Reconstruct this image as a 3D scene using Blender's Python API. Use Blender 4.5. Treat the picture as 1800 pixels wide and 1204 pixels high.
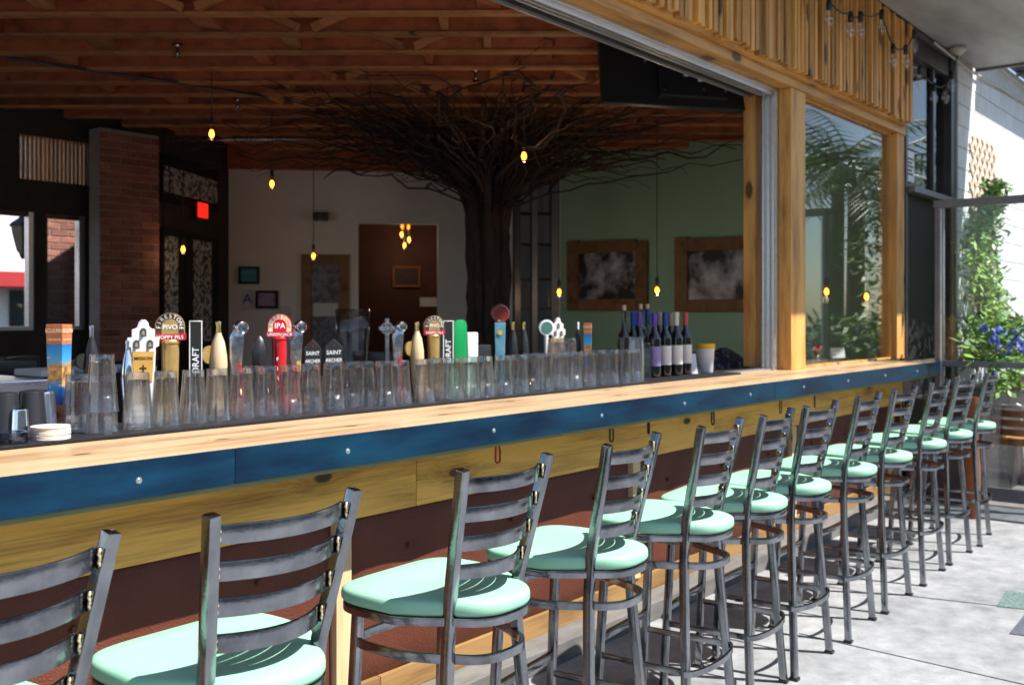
import bpy, bmesh, math, random
from mathutils import Vector, Matrix
R = math.radians
random.seed(7)
scn = bpy.context.scene
for o in list(bpy.data.objects): bpy.data.objects.remove(o)

# ------------------------------------------------------------------ camera, sky, sun, exposure
FPX, CX, HY, CAMH = 1760.0, 900.0, 553.0, 1.43
TH = math.atan(1420 / FPX)
cam = bpy.data.cameras.new('camera'); camo = bpy.data.objects.new('camera', cam)
scn.collection.objects.link(camo); scn.camera = camo
camo.location = (0, 0, CAMH); camo.rotation_euler = (R(90), 0, TH - R(90))
cam.sensor_width = 36; cam.lens = FPX / 1800 * 36; cam.shift_y = -49 / 1800
cam.clip_start = .05; cam.clip_end = 600
cam.dof.use_dof = True; cam.dof.focus_distance = 2.5; cam.dof.aperture_fstop = 5.4

SUN_EL, SX, SY = R(55.5), -.38, .925            # light travels towards (SX, SY)
world = bpy.data.worlds.new('World'); scn.world = world; world.use_nodes = True
wn = world.node_tree.nodes; wl = world.node_tree.links
sky = wn.new('ShaderNodeTexSky'); sky.sky_type = 'NISHITA'; sky.sun_disc = False
sky.sun_elevation = SUN_EL; sky.sun_rotation = math.atan2(-SX, -SY)
sky.altitude = 10; sky.dust_density = .6
wl.new(sky.outputs[0], wn['Background'].inputs[0]); wn['Background'].inputs[1].default_value = .10
sl = bpy.data.lights.new('sun', 'SUN'); sl.energy = 5; sl.angle = R(.5); sl.color = (1, .965, .915)
suno = bpy.data.objects.new('sun', sl); scn.collection.objects.link(suno)
suno.rotation_euler = Vector((SX * math.cos(SUN_EL), SY * math.cos(SUN_EL), -math.sin(SUN_EL))).to_track_quat('-Z', 'Y').to_euler()
scn.view_settings.view_transform = 'Standard'; scn.view_settings.look = 'None'
scn.view_settings.exposure = 1.05; scn.view_settings.gamma = 1
scn.render.engine = 'CYCLES'
cy = scn.cycles
cy.use_denoising = True; cy.max_bounces = 12; cy.diffuse_bounces = 5; cy.glossy_bounces = 5
cy.transmission_bounces = 12; cy.transparent_max_bounces = 24; cy.caustics_reflective = False
cy.caustics_refractive = False; cy.sample_clamp_indirect = 6; cy.use_adaptive_sampling = True
cy.adaptive_threshold = .015

# ------------------------------------------------------------------ geometry of the place: where a sight line meets a plane
FW = Vector((math.cos(TH), math.sin(TH), 0)); RT = Vector((math.sin(TH), -math.cos(TH), 0)); EYE = Vector((0, 0, CAMH))
def sight(u, v): return FW + RT * ((u - CX) / FPX) - Vector((0, 0, (v - HY) / FPX))
def atD(u, v, d): return EYE + sight(u, v) * d
def atP(u, v, i, val):
    r = sight(u, v); return EYE + r * ((val - EYE[i]) / r[i])
def atX(u, v, x): return atP(u, v, 0, x)
def atY(u, v, y): return atP(u, v, 1, y)
def atZ(u, v, z): return atP(u, v, 2, z)
def atL(u, v, a, b):                       # vertical plane through a and b
    n = Vector((b[1] - a[1], a[0] - b[0], 0)); r = sight(u, v)
    return EYE + r * ((Vector((a[0], a[1], 0)) - EYE).dot(n) / r.dot(n))

# ------------------------------------------------------------------ materials
MATS = {}
def nodes(name):
    m = bpy.data.materials.new(name); m.use_nodes = True; MATS[name] = m
    nt = m.node_tree; b = nt.nodes['Principled BSDF']
    def N(t, **k):
        n = nt.nodes.new('ShaderNode' + t)
        for a, v in k.items(): setattr(n, a, v)
        return n
    def L(a, ai, c, ci): nt.links.new(a.outputs[ai], c.inputs[ci])
    return m, nt, b, N, L
def c4(c): return (c[0], c[1], c[2], 1)
def ramp(N, stops):
    r = N('ValToRGB'); e = r.color_ramp.elements
    while len(e) < len(stops): e.new(.5)
    for i, (p, c) in enumerate(stops): e[i].position = p; e[i].color = c4(c) if len(c) == 3 else c
    return r
def mat(name, c1, c2=None, sc=(8, 8, 8), rough=.5, rough2=None, metal=0, bump=0, bsc=None, var=0, detail=5, lo=.35, hi=.65, coat=0, spec=.5, sheen=0):
    m, nt, b, N, L = nodes(name)
    b.inputs['Base Color'].default_value = c4(c1); b.inputs['Roughness'].default_value = rough
    b.inputs['Metallic'].default_value = metal; b.inputs['Coat Weight'].default_value = coat; b.inputs['Coat Roughness'].default_value = .08
    b.inputs['Specular IOR Level'].default_value = spec
    tc = N('TexCoord'); oi = N('ObjectInfo'); off = N('VectorMath', operation='MULTIPLY_ADD')
    cmb = N('CombineXYZ')
    for i in range(3): L(oi, 'Random', cmb, i)
    L(cmb, 0, off, 0); off.inputs[1].default_value = (37, 91, 53); L(tc, 'Object', off, 2)
    mp = N('Mapping'); mp.inputs['Scale'].default_value = sc; L(off, 0, mp, 0)
    nz = N('TexNoise'); nz.inputs['Scale'].default_value = 1; nz.inputs['Detail'].default_value = detail; nz.inputs['Roughness'].default_value = .6
    L(mp, 0, nz, 'Vector')
    col = None
    if c2:
        r = ramp(N, [(lo, c1), (hi, c2)]); L(nz, 0, r, 0); col = r
    if var:
        hs = N('HueSaturation'); mr = N('MapRange'); L(oi, 'Random', mr, 0)
        mr.inputs[3].default_value = 1 - var; mr.inputs[4].default_value = 1 + var
        L(mr, 0, hs, 'Value')
        if col: L(col, 0, hs, 'Color')
        else: hs.inputs['Color'].default_value = c4(c1)
        col = hs
    if col: L(col, 0, b, 'Base Color')
    if rough2 is not None:
        mr = N('MapRange'); L(nz, 0, mr, 0); mr.inputs[1].default_value = .3; mr.inputs[2].default_value = .7
        mr.inputs[3].default_value = rough; mr.inputs[4].default_value = rough2; L(mr, 0, b, 'Roughness')
    if bump:
        n2 = nz
        if bsc:
            n2 = N('TexNoise'); n2.inputs['Scale'].default_value = bsc; n2.inputs['Detail'].default_value = 4; L(off, 0, n2, 'Vector')
        bp = N('Bump'); bp.inputs['Strength'].default_value = min(1, bump); bp.inputs['Distance'].default_value = .004 * max(1, bump)
        L(n2, 0, bp, 'Height'); L(bp, 0, b, 'Normal')
    return m
def wood(name, pale, dark, axis=0, rough=.5, knot=(.1, .045, .015), ks=1.0, grain=1.0, var=.12, kt=.11, coat=0, wear=None, plane=None):
    m, nt, b, N, L = nodes(name)
    b.inputs['Coat Weight'].default_value = coat; b.inputs['Coat Roughness'].default_value = .2
    tc = N('TexCoord'); oi = N('ObjectInfo'); cmb = N('CombineXYZ')
    for i in range(3): L(oi, 'Random', cmb, i)
    off = N('VectorMath', operation='MULTIPLY_ADD'); off.inputs[1].default_value = (31, 17, 23); L(cmb, 0, off, 0); L(tc, 'Object', off, 2)
    def mapped(al, ac):
        mp = N('Mapping'); s = [ac] * 3; s[axis] = al; mp.inputs['Scale'].default_value = s; L(off, 0, mp, 0); return mp
    vo = N('TexVoronoi'); vo.inputs['Scale'].default_value = 1; kmap = mapped(2.2 * ks, 5 * ks)
    if plane:
        vo.voronoi_dimensions = '2D'; sx_ = N('SeparateXYZ'); L(kmap, 0, sx_, 0); cb = N('CombineXYZ'); L(sx_, plane[0], cb, 0); L(sx_, plane[1], cb, 1); L(cb, 0, vo, 'Vector')
    else: L(kmap, 0, vo, 'Vector')
    km = N('MapRange', interpolation_type='SMOOTHSTEP'); L(vo, 'Distance', km, 0)
    km.inputs[1].default_value = kt; km.inputs[2].default_value = kt * .55; km.inputs[3].default_value = 0; km.inputs[4].default_value = 1
    kh = N('MapRange', interpolation_type='SMOOTHSTEP'); L(vo, 'Distance', kh, 0)
    kh.inputs[1].default_value = .35; kh.inputs[2].default_value = .05; kh.inputs[3].default_value = 0; kh.inputs[4].default_value = 1
    if plane:
        sc3 = N('SeparateColor'); L(vo, 'Color', sc3, 0); gt = N('Math', operation='GREATER_THAN'); L(sc3, 0, gt, 0); gt.inputs[1].default_value = .45
        k2 = N('Math', operation='MULTIPLY'); L(km, 0, k2, 0); L(gt, 0, k2, 1); km = k2; h2 = N('Math', operation='MULTIPLY'); L(kh, 0, h2, 0); L(gt, 0, h2, 1); kh = h2
    big = N('TexNoise'); big.inputs['Scale'].default_value = 1; big.inputs['Detail'].default_value = 6; L(mapped(1.2 * grain, 10 * grain), 0, big, 'Vector')
    fine = N('TexNoise'); fine.inputs['Scale'].default_value = 1; fine.inputs['Detail'].default_value = 6; fine.inputs['Roughness'].default_value = .7
    mf = mapped(4 * grain, 110 * grain)
    dv = N('VectorMath', operation='MULTIPLY_ADD'); L(kh, 0, dv, 0); dv.inputs[1].default_value = (1.3, 1.3, 1.3); L(mf, 0, dv, 2); L(dv, 0, fine, 'Vector')
    mx = N('Math', operation='MULTIPLY_ADD'); L(fine, 0, mx, 0); mx.inputs[1].default_value = .62; L(big, 0, mx, 2)
    mx2 = N('Math', operation='MULTIPLY_ADD'); L(kh, 0, mx2, 0); mx2.inputs[1].default_value = -.12; L(mx, 0, mx2, 2)
    r = ramp(N, [(.52, dark), (.87, pale)]); L(mx2, 0, r, 0)
    mk = N('Mix', data_type='RGBA'); L(km, 0, mk, 0); L(r, 0, mk, 6); mk.inputs[7].default_value = c4(knot)
    hs = N('HueSaturation'); mr = N('MapRange'); L(oi, 'Random', mr, 0); mr.inputs[3].default_value = 1 - var; mr.inputs[4].default_value = 1 + var
    L(mr, 0, hs, 'Value'); L(mk, 2, hs, 'Color')
    out = hs; oidx = 0
    if wear:
        w = N('TexNoise'); w.inputs['Scale'].default_value = 3; w.inputs['Detail'].default_value = 8; L(off, 0, w, 'Vector')
        wr = ramp(N, [(.45, (0, 0, 0)), (.7, (.75, .75, .75))]); L(w, 0, wr, 0)
        mw = N('Mix', data_type='RGBA'); L(wr, 0, mw, 0); L(hs, 0, mw, 6); mw.inputs[7].default_value = c4(wear); out = mw; oidx = 2
    L(out, oidx, b, 'Base Color')
    rr = N('MapRange'); L(fine, 0, rr, 0); rr.inputs[3].default_value = rough - .08; rr.inputs[4].default_value = rough + .15; L(rr, 0, b, 'Roughness')
    bp = N('Bump'); bp.inputs['Strength'].default_value = .25; bp.inputs['Distance'].default_value = .002; L(fine, 0, bp, 'Height'); L(bp, 0, b, 'Normal')
    return m
def emit(name, c, s):
    m, nt, b, N, L = nodes(name); b.inputs['Base Color'].default_value = c4(c)
    b.inputs['Emission Color'].default_value = c4(c); b.inputs['Emission Strength'].default_value = s; return m
def sheen(N, L, f0=.04):                                # Schlick reflectance, the same from both sides of a thin sheet
    lw = N('LayerWeight'); lw.inputs[0].default_value = .5; p = N('Math', operation='POWER'); L(lw, 'Facing', p, 0); p.inputs[1].default_value = 5
    q = N('Math', operation='MULTIPLY_ADD'); L(p, 0, q, 0); q.inputs[1].default_value = 1 - f0; q.inputs[2].default_value = f0; return q
def pane(name, tint=(1, 1, 1), rough=0.0, f0=.045):      # thin sheet glass: clear with a reflection that grows at grazing angles
    m, nt, b, N, L = nodes(name); out = nt.nodes['Material Output']; nt.nodes.remove(b)
    t = N('BsdfTransparent'); t.inputs[0].default_value = c4(tint); g = N('BsdfGlossy'); g.inputs['Roughness'].default_value = rough
    f = sheen(N, L, f0); mx = N('MixShader'); L(f, 0, mx, 0); L(t, 0, mx, 1); L(g, 0, mx, 2); L(mx, 0, out, 0); return m
def glassm(name, tint=(1, 1, 1), clear=.6, haze=.008, rough=.03):     # drinking glass: partly refracting, faintly hazed by washing, soft sheen
    m, nt, b, N, L = nodes(name); out = nt.nodes['Material Output']; nt.nodes.remove(b)
    g = N('BsdfGlass'); g.inputs['Color'].default_value = c4(tint); g.inputs['Roughness'].default_value = 0; g.inputs['IOR'].default_value = 1.45
    t = N('BsdfTransparent'); t.inputs[0].default_value = c4(tint); mx = N('MixShader'); mx.inputs[0].default_value = clear; L(g, 0, mx, 1); L(t, 0, mx, 2)
    d = N('BsdfTranslucent'); d.inputs[0].default_value = (.9, .93, .96, 1); d2 = N('BsdfDiffuse'); d2.inputs[0].default_value = (.9, .93, .96, 1); md = N('MixShader'); L(d2, 0, md, 1); L(d, 0, md, 2)
    m2 = N('MixShader'); m2.inputs[0].default_value = haze; L(mx, 0, m2, 1); L(md, 0, m2, 2)
    f = sheen(N, L, .085); gl = N('BsdfGlossy'); gl.inputs['Roughness'].default_value = rough
    m3 = N('MixShader'); L(f, 0, m3, 0); L(m2, 0, m3, 1); L(gl, 0, m3, 2); L(m3, 0, out, 0); return m

wood('bar_wood', (.50, .345, .195), (.27, .145, .055), 0, .42, ks=.9, kt=.06, coat=.25, plane=(0, 1))
wood('gold_board', (.90, .54, .11), (.29, .13, .016), 0, .5, knot=(.06, .025, .008), ks=.8, kt=.085, grain=1.0, plane=(0, 2))
wood('brown_board', (.30, .17, .06), (.12, .06, .02), 0, .55, ks=.9, kt=.2, grain=1.5)
wood('post_wood', (.70, .36, .10), (.28, .105, .024), 2, .5, ks=1.0, kt=.17, grain=1.4)
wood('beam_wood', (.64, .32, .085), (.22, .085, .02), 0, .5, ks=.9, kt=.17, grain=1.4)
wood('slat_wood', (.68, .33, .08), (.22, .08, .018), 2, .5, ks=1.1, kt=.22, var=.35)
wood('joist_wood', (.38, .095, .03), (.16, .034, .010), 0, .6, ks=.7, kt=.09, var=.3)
wood('lit_joist_wood', (.50, .20, .07), (.30, .095, .028), 0, .6, ks=.7, kt=.09, var=.25)  # lighter joist wood: lit look of blocking and braces put into the colour
wood('stud_wood', (.74, .56, .32), (.52, .34, .15), 2, .6, ks=1.2, kt=.09)
wood('frame_wood', (.24, .12, .05), (.11, .05, .02), 0, .55, ks=1.2)
wood('bistro_wood', (.45, .22, .08), (.24, .10, .03), 1, .4, ks=1)
mat('blued_steel', (.004, .016, .05), (.004, .055, .115), (2.4, 5, 9), .3, .5, metal=.6, bump=.12, bsc=90, detail=8)
mat('raw_steel', (.15, .16, .18), (.33, .345, .375), (9, 9, 5), .11, .22, metal=1, bump=.08, bsc=120, detail=6)
mat('weld_gold', (.55, .45, .22), (.72, .64, .42), (60, 60, 60), .45, metal=.3, bump=1, bsc=150)
mat('screw_zinc', (.75, .76, .78), rough=.3, metal=1)
mat('mint_vinyl', (.265, .53, .365), (.29, .56, .39), (5, 5, 5), .42, .55, bump=.12, bsc=22)
def leather():
    m, nt, b, N, L = nodes('leather'); tc = N('TexCoord'); v = N('TexVoronoi'); v.inputs['Scale'].default_value = 170; L(tc, 'Object', v, 'Vector')
    n = N('TexNoise'); n.inputs['Scale'].default_value = 5; L(tc, 'Object', n, 'Vector')
    r = ramp(N, [(.3, (.095, .026, .014)), (.7, (.125, .037, .019))]); L(n, 0, r, 0); L(r, 0, b, 'Base Color')
    bp = N('Bump'); bp.inputs['Strength'].default_value = .55; bp.inputs['Distance'].default_value = .003; L(v, 'Distance', bp, 'Height'); L(bp, 0, b, 'Normal')
    b.inputs['Roughness'].default_value = .5; b.inputs['Specular IOR Level'].default_value = .3
leather()
def concrete(name, a, c, dark):
    m, nt, b, N, L = nodes(name); tc = N('TexCoord')
    def nz(s, d=6): 
        n = N('TexNoise'); n.inputs['Scale'].default_value = s; n.inputs['Detail'].default_value = d; n.inputs['Roughness'].default_value = .65; L(tc, 'Object', n, 'Vector'); return n
    n1, n2, n3 = nz(1.3), nz(9), nz(160, 2)
    r = ramp(N, [(.36, a), (.62, c)]); mx = N('Math', operation='MULTIPLY_ADD'); L(n2, 0, mx, 0); mx.inputs[1].default_value = .5
    ad = N('Math', operation='MULTIPLY_ADD'); L(n1, 0, ad, 0); ad.inputs[1].default_value = .6; ad.inputs[2].default_value = -.05; L(ad, 0, mx, 2); L(mx, 0, r, 0)
    s = ramp(N, [(.30, (1, 1, 1)), (.38, (0, 0, 0))]); L(n3, 0, s, 0)
    m2 = N('Mix', data_type='RGBA'); L(s, 0, m2, 0); L(r, 0, m2, 6); m2.inputs[7].default_value = c4(dark); 
    n4 = nz(.7, 9); st = ramp(N, [(.52, (0, 0, 0)), (.66, (.4, .4, .4))]); L(n4, 0, st, 0)
    m3 = N('Mix', data_type='RGBA'); L(st, 0, m3, 0); L(m2, 2, m3, 6); m3.inputs[7].default_value = c4(dark)
    vo = N('TexVoronoi'); vo.inputs['Scale'].default_value = 3.1; L(tc, 'Object', vo, 'Vector')
    sp = ramp(N, [(.035, (.7, .7, .7)), (.055, (0, 0, 0))]); L(vo, 'Distance', sp, 0)
    n5 = nz(2.6, 12); n5.inputs['Distortion'].default_value = 1.2; cr = ramp(N, [(.492, (0, 0, 0)), (.5, (.5, .5, .5)), (.508, (0, 0, 0))]); L(n5, 0, cr, 0)
    mxx = N('Math', operation='MAXIMUM'); L(sp, 0, mxx, 0); gate = ramp(N, [(.52, (0, 0, 0)), (.6, (1, 1, 1))]); L(n1, 0, gate, 0)
    mg = N('Math', operation='MULTIPLY'); L(cr, 0, mg, 0); L(gate, 0, mg, 1); L(mg, 0, mxx, 1)
    m4 = N('Mix', data_type='RGBA'); L(mxx, 0, m4, 0); L(m3, 2, m4, 6); m4.inputs[7].default_value = c4([v * .5 for v in dark])
    L(m4, 2, b, 'Base Color'); b.inputs['Roughness'].default_value = .8
    bp = N('Bump'); bp.inputs['Strength'].default_value = .25; bp.inputs['Distance'].default_value = .003; L(n3, 0, bp, 'Height'); L(bp, 0, b, 'Normal')
concrete('concrete', (.15, .155, .16), (.33, .335, .34), (.09, .09, .095))
concrete('dark_paving', (.13, .115, .105), (.20, .18, .165), (.08, .07, .065))
mat('green_terrazzo', (.05, .09, .08), (.16, .22, .20), (60, 60, 60), .7, detail=2)
mat('joint_shadow_grey', (.06, .065, .085), (.09, .10, .12), (40, 40, 40), .7)  # colour of the floor joints and of the painted shadow patch
mat('grey_paint', (.11, .105, .10), (.18, .175, .165), (5, 14, 14), .6, bump=.2, bsc=40)
mat('pale_trim', (.15, .16, .07), (.20, .20, .10), (4, 20, 20), .6)
mat('black_rubber', (.006, .006, .009), (.012, .012, .017), (200, 200, 200), .6, bump=1, bsc=260, spec=.25)
mat('aluminium', (.62, .63, .65), (.72, .73, .75), (3, 3, 30), .3, .42, metal=.9)
mat('dark_bronze', (.055, .05, .055), (.075, .07, .075), rough=.4, metal=.5)
mat('fence_metal', (.16, .16, .18), (.20, .20, .22), rough=.45, metal=.5)
mat('black_paint', (.012, .011, .010), rough=.65, spec=.3)
mat('black_plastic', (.015, .015, .017), rough=.35)
mat('dark_wall', (.035, .025, .022), (.05, .034, .028), rough=.7)
mat('white_wall_paint', (.74, .72, .70), (.80, .78, .76), (2, 2, 2), .8, bump=.1, bsc=60)
mat('green_wall_paint', (.30, .50, .36), (.34, .54, .40), (1.5, 1.5, 1.5), .75, bump=.1, bsc=60)
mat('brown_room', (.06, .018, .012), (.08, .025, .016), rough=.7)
mat('interior_floor_tile', (.20, .16, .13), (.28, .23, .19), (3, 3, 3), .5)
mat('brick_red', (.27, .09, .06), (.40, .16, .11), (9, 9, 20), .85, bump=.5, bsc=60, var=.3)
mat('mortar', (.30, .26, .23), (.38, .33, .29), (20, 20, 20), .9)
mat('block_white', (.66, .67, .66), (.76, .77, .76), (6, 6, 6), .75, bump=.5, bsc=70, var=.03)
mat('block_joint', (.42, .43, .42), rough=.9)
mat('canopy_soffit_paint', (.22, .22, .23), (.42, .43, .45), (1.2, 4, 4), .55, lo=.3, hi=.7)
mat('canopy_fascia', (.16, .13, .12), rough=.6)
mat('stainless', (.55, .56, .58), (.66, .67, .69), (3, 40, 40), .22, .35, metal=1)
mat('chrome', (.78, .79, .82), rough=.08, metal=1)
mat('pewter', (.28, .29, .31), (.55, .56, .58), (50, 50, 50), .22, metal=1)
mat('brass', (.80, .55, .18), rough=.2, metal=1)
mat('gold_paint', (.52, .33, .10), (.62, .42, .16), (30, 30, 30), .35, metal=.6)
mat('tan_wood', (.62, .44, .25), (.72, .54, .33), (40, 40, 8), .35, coat=.4)
mat('white_enamel', (.80, .80, .79), rough=.3, coat=.3)
mat('amber_label', (.62, .33, .06), (.70, .42, .10), (20, 20, 20), .5)
mat('red_enamel', (.55, .012, .02), rough=.25, coat=.5)
mat('crimson_banner', (.45, .01, .04), rough=.35)
mat('dark_red', (.16, .022, .018), rough=.25, coat=.5)
mat('cream', (.82, .72, .48), rough=.4)
mat('ink', (.01, .01, .01), rough=.5)
mat('ink_brown', (.06, .03, .012), rough=.5)
mat('chalk', (.85, .86, .85), rough=.5)
mat('kelly_green', (.01, .32, .09), rough=.25, coat=.4)
mat('teal_green', (.06, .16, .13), rough=.4)
mat('sky_blue', (.10, .34, .46), (.22, .46, .55), (25, 25, 12), .4)
mat('copper_band', (.42, .13, .045), (.50, .18, .07), (30, 30, 30), .4)
def fish():
    m, nt, b, N, L = nodes('fish_panel'); tc = N('TexCoord'); sp = N('SeparateXYZ'); L(tc, 'Generated', sp, 0)
    r = ramp(N, [(.0, (.0, .06, .42)), (.3, (.01, .18, .55)), (.5, (.12, .42, .40)), (.75, (.05, .30, .55)), (1, (.0, .16, .50))]); L(sp, 2, r, 0)
    n = N('TexNoise'); n.inputs['Scale'].default_value = 45; n.inputs['Detail'].default_value = 5; L(tc, 'Object', n, 'Vector')
    wv = N('Math', operation='SUBTRACT'); L(sp, 2, wv, 0); wv.inputs[1].default_value = .52
    ab = N('Math', operation='ABSOLUTE'); L(wv, 0, ab, 0); md = N('Math', operation='MULTIPLY_ADD'); L(n, 0, md, 0); md.inputs[1].default_value = -.55; L(ab, 0, md, 2)
    mk = ramp(N, [(.0, (1, 1, 1)), (.02, (0, 0, 0))])
    ad = N('Math', operation='ADD'); L(md, 0, ad, 0); ad.inputs[1].default_value = .12; L(ad, 0, mk, 0)
    oc = ramp(N, [(.4, (.20, .10, .04)), (.6, (.62, .34, .10))]); L(n, 0, oc, 0)
    mx = N('Mix', data_type='RGBA'); L(mk, 0, mx, 0); L(r, 0, mx, 6); L(oc, 0, mx, 7); L(mx, 2, b, 'Base Color'); b.inputs['Roughness'].default_value = .35
fish()
mat('art_print', (.015, .015, .02), (.55, .55, .63), (3.2, 3.2, 3.2), .4, lo=.40, hi=.62, detail=3)
mat('poster_print', (.08, .085, .10), (.24, .25, .29), (12, 12, 12), .5, lo=.4, hi=.62)
mat('lace_glass', (.03, .03, .032), (.55, .55, .56), (22, 22, 22), .5, lo=.46, hi=.52, detail=3)
mat('card_white', (.62, .64, .66), rough=.6)
mat('card_blue', (.03, .16, .38), (.05, .32, .42), (1, 1, 9), .5)
mat('card_mauve', (.25, .18, .30), (.40, .32, .42), (9, 9, 9), .5)
mat('letter_blue', (.01, .06, .25), rough=.5)
emit('exit_red', (1, .02, .01), .6)
emit('filament', (1, .40, .055), 9)
emit('filament_deep', (1, .26, .03), 3)
pane('amber_bulb', (.92, .62, .30))
pane('clear_bulb', (.96, .97, .97), .08, .14)
pane('sheet_glass', (.93, .96, .95), f0=.07)
pane('smoked_glass', (.55, .57, .60), f0=.06)
pane('pitcher_plastic', (.80, .82, .84), .08)
glassm('pint_glass', (.99, .995, 1))
pane('window_glass', (.92, .95, .95), f0=.03)
mat('wine_glass_black', (.006, .007, .006), rough=.05, coat=.5)
mat('wine_olive', (.02, .022, .006), rough=.06, coat=.5)
mat('cork', (.55, .38, .20), (.65, .48, .28), (60, 60, 60), .7)
mat('foil_blue', (.01, .05, .30), rough=.3, metal=.4)
mat('foil_violet', (.09, .06, .40), rough=.3, metal=.4)
mat('foil_cream', (.62, .60, .54), rough=.35)
mat('foil_rose', (.45, .06, .10), rough=.35)
mat('foil_taupe', (.30, .24, .24), rough=.35)
mat('label_paper', (.78, .78, .76), rough=.6)
mat('label_violet', (.28, .24, .55), rough=.6)
mat('yellow_plastic', (.85, .48, .015), rough=.35)
mat('white_plastic', (.74, .75, .77), rough=.4)
mat('fabric_dark', (.012, .012, .02), (.12, .11, .16), (18, 18, 18), .9, lo=.55, hi=.62)
mat('bark', (.022, .011, .008), (.055, .03, .02), (20, 20, 6), .9, bump=1, bsc=40)
mat('leaf', (.08, .18, .025), (.18, .32, .05), (6, 6, 6), .45, var=.1)
mat('leaf_young', (.16, .30, .04), (.26, .40, .07), (6, 6, 6), .45)
mat('palm_leaf', (.04, .09, .015), (.10, .16, .03), (3, 3, 3), .4)
mat('petal_blue', (.05, .08, .50), (.16, .20, .70), (20, 20, 20), .5)
mat('petal_coral', (.72, .12, .07), rough=.5)
mat('stem', (.10, .055, .02), rough=.8)
mat('terracotta', (.22, .075, .03), (.28, .10, .045), (8, 8, 8), .8)
mat('lattice_wood', (.55, .42, .30), (.62, .50, .38), (8, 8, 8), .7)
mat('cardboard', (.60, .54, .45), (.68, .62, .53), (60, 60, 60), .8, var=.08)
mat('cable_black', (.012, .012, .012), rough=.5)
mat('pipe_cream', (.50, .48, .42), rough=.5)
mat('carabiner_red', (.40, .012, .01), rough=.3, metal=.4)
mat('carabiner_black', (.02, .02, .022), rough=.25, metal=.6)
mat('facade_white', (.72, .73, .72), (.78, .78, .77), (1, 1, 1), .8)
mat('facade_cream', (.52, .48, .42), (.58, .54, .47), (1, 1, 1), .8)
mat('awning_red', (.42, .02, .02), rough=.7)
mat('dark_window', (.02, .025, .03), rough=.08)
mat('car_blue', (.10, .20, .30), rough=.25, coat=.8, metal=.3)
mat('tyre', (.02, .02, .02), rough=.85)
mat('lantern_glass', (.42, .33, .20), rough=.3)
mat('asphalt', (.045, .045, .047), (.06, .06, .062), (30, 30, 30), .9)
mat('umbrella_cloth', (.35, .34, .32), rough=.8)

# ------------------------------------------------------------------ mesh helpers
COL = scn.collection
class MB:
    def __init__(s): s.v = []; s.f = []
    def add(s, vs, fs):
        n = len(s.v); s.v += [tuple(v) for v in vs]; s.f += [tuple(i + n for i in f) for f in fs]; return s
    def box(s, x0, x1, y0, y1, z0, z1, M=None):
        vs = [Vector((x, y, z)) for z in (z0, z1) for y in (y0, y1) for x in (x0, x1)]
        if M: vs = [M @ v for v in vs]
        return s.add(vs, [(0, 2, 3, 1), (4, 5, 7, 6), (0, 1, 5, 4), (2, 6, 7, 3), (0, 4, 6, 2), (1, 3, 7, 5)])
    def loft(s, rings, cap=True, close=False):
        n = len(rings[0]); vs = [p for r in rings for p in r]; fs = []
        m = len(rings)
        for i in range(m if close else m - 1):
            a = i * n; b = ((i + 1) % m) * n
            for j in range(n): fs.append((a + j, a + (j + 1) % n, b + (j + 1) % n, b + j))
        if cap and not close: fs += [tuple(range(n))[::-1], tuple((m - 1) * n + j for j in range(n))]
        return s.add(vs, fs)
    def sweep(s, pts, prof, close=False, up=(0, 0, 1), scale=None):
        pts = [Vector(p) for p in pts]; m = len(pts); rings = []
        for i, p in enumerate(pts):
            a = pts[i - 1] if (i or close) else p; b = pts[(i + 1) % m] if (i < m - 1 or close) else p
            t = (b - a).normalized(); u = Vector(up)
            if abs(t.dot(u)) > .97: u = Vector((0, 1, 0)) if abs(t.y) < .9 else Vector((1, 0, 0))
            sd = t.cross(u).normalized(); u2 = sd.cross(t); k = scale[i] if scale else 1
            rings.append([p + sd * x * k + u2 * y * k for x, y in prof])
        return s.loft(rings, True, close)
    def tube(s, pts, r, n=8, close=False):
        sc = None
        if isinstance(r, (list, tuple)): sc = r; r = 1
        return s.sweep(pts, [(r * math.cos(6.2832 * k / n), r * math.sin(6.2832 * k / n)) for k in range(n)], close, scale=sc)
    def rect(s, pts, w, h, close=False, up=(0, 0, 1)):
        w /= 2; h /= 2; return s.sweep(pts, [(-w, -h), (w, -h), (w, h), (-w, h)], close, up)
    def lathe(s, prof, c=(0, 0, 0), n=24, M=None, cap=True):
        rings = []
        for r, z in prof:
            ring = [Vector((max(r, 1e-5) * math.cos(6.2832 * k / n), max(r, 1e-5) * math.sin(6.2832 * k / n), z)) for k in range(n)]
            if M: ring = [M @ p for p in ring]
            rings.append([p + Vector(c) for p in ring])
        return s.loft(rings, cap)
    def prism(s, poly, y0, y1, M=None):              # poly in (x, z), extruded in y
        a = [Vector((x, y0, z)) for x, z in poly]; b = [Vector((x, y1, z)) for x, z in poly]
        if M: a = [M @ p for p in a]; b = [M @ p for p in b]
        return s.loft([a, b])
    def build(s, name, m, parent=None, smooth=False, bevel=0, seg=2, loc=None, rot=None):
        me = bpy.data.meshes.new(name); me.from_pydata(s.v, [], s.f); 
        bm = bmesh.new(); bm.from_mesh(me)
        bmesh.ops.recalc_face_normals(bm, faces=bm.faces)
        if bevel:
            es = [e for e in bm.edges if len(e.link_faces) == 2 and e.calc_face_angle(0) > .6]
            bmesh.ops.bevel(bm, geom=es, offset=bevel, segments=seg, affect='EDGES', profile=.6, clamp_overlap=True)
        bm.to_mesh(me); bm.free()
        if smooth:
            for p in me.polygons: p.use_smooth = True
            if smooth != 2:
                me.set_sharp_from_angle(angle=R(38))
        me.materials.append(MATS[m])
        return obj(name, me, parent, loc, rot)
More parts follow.
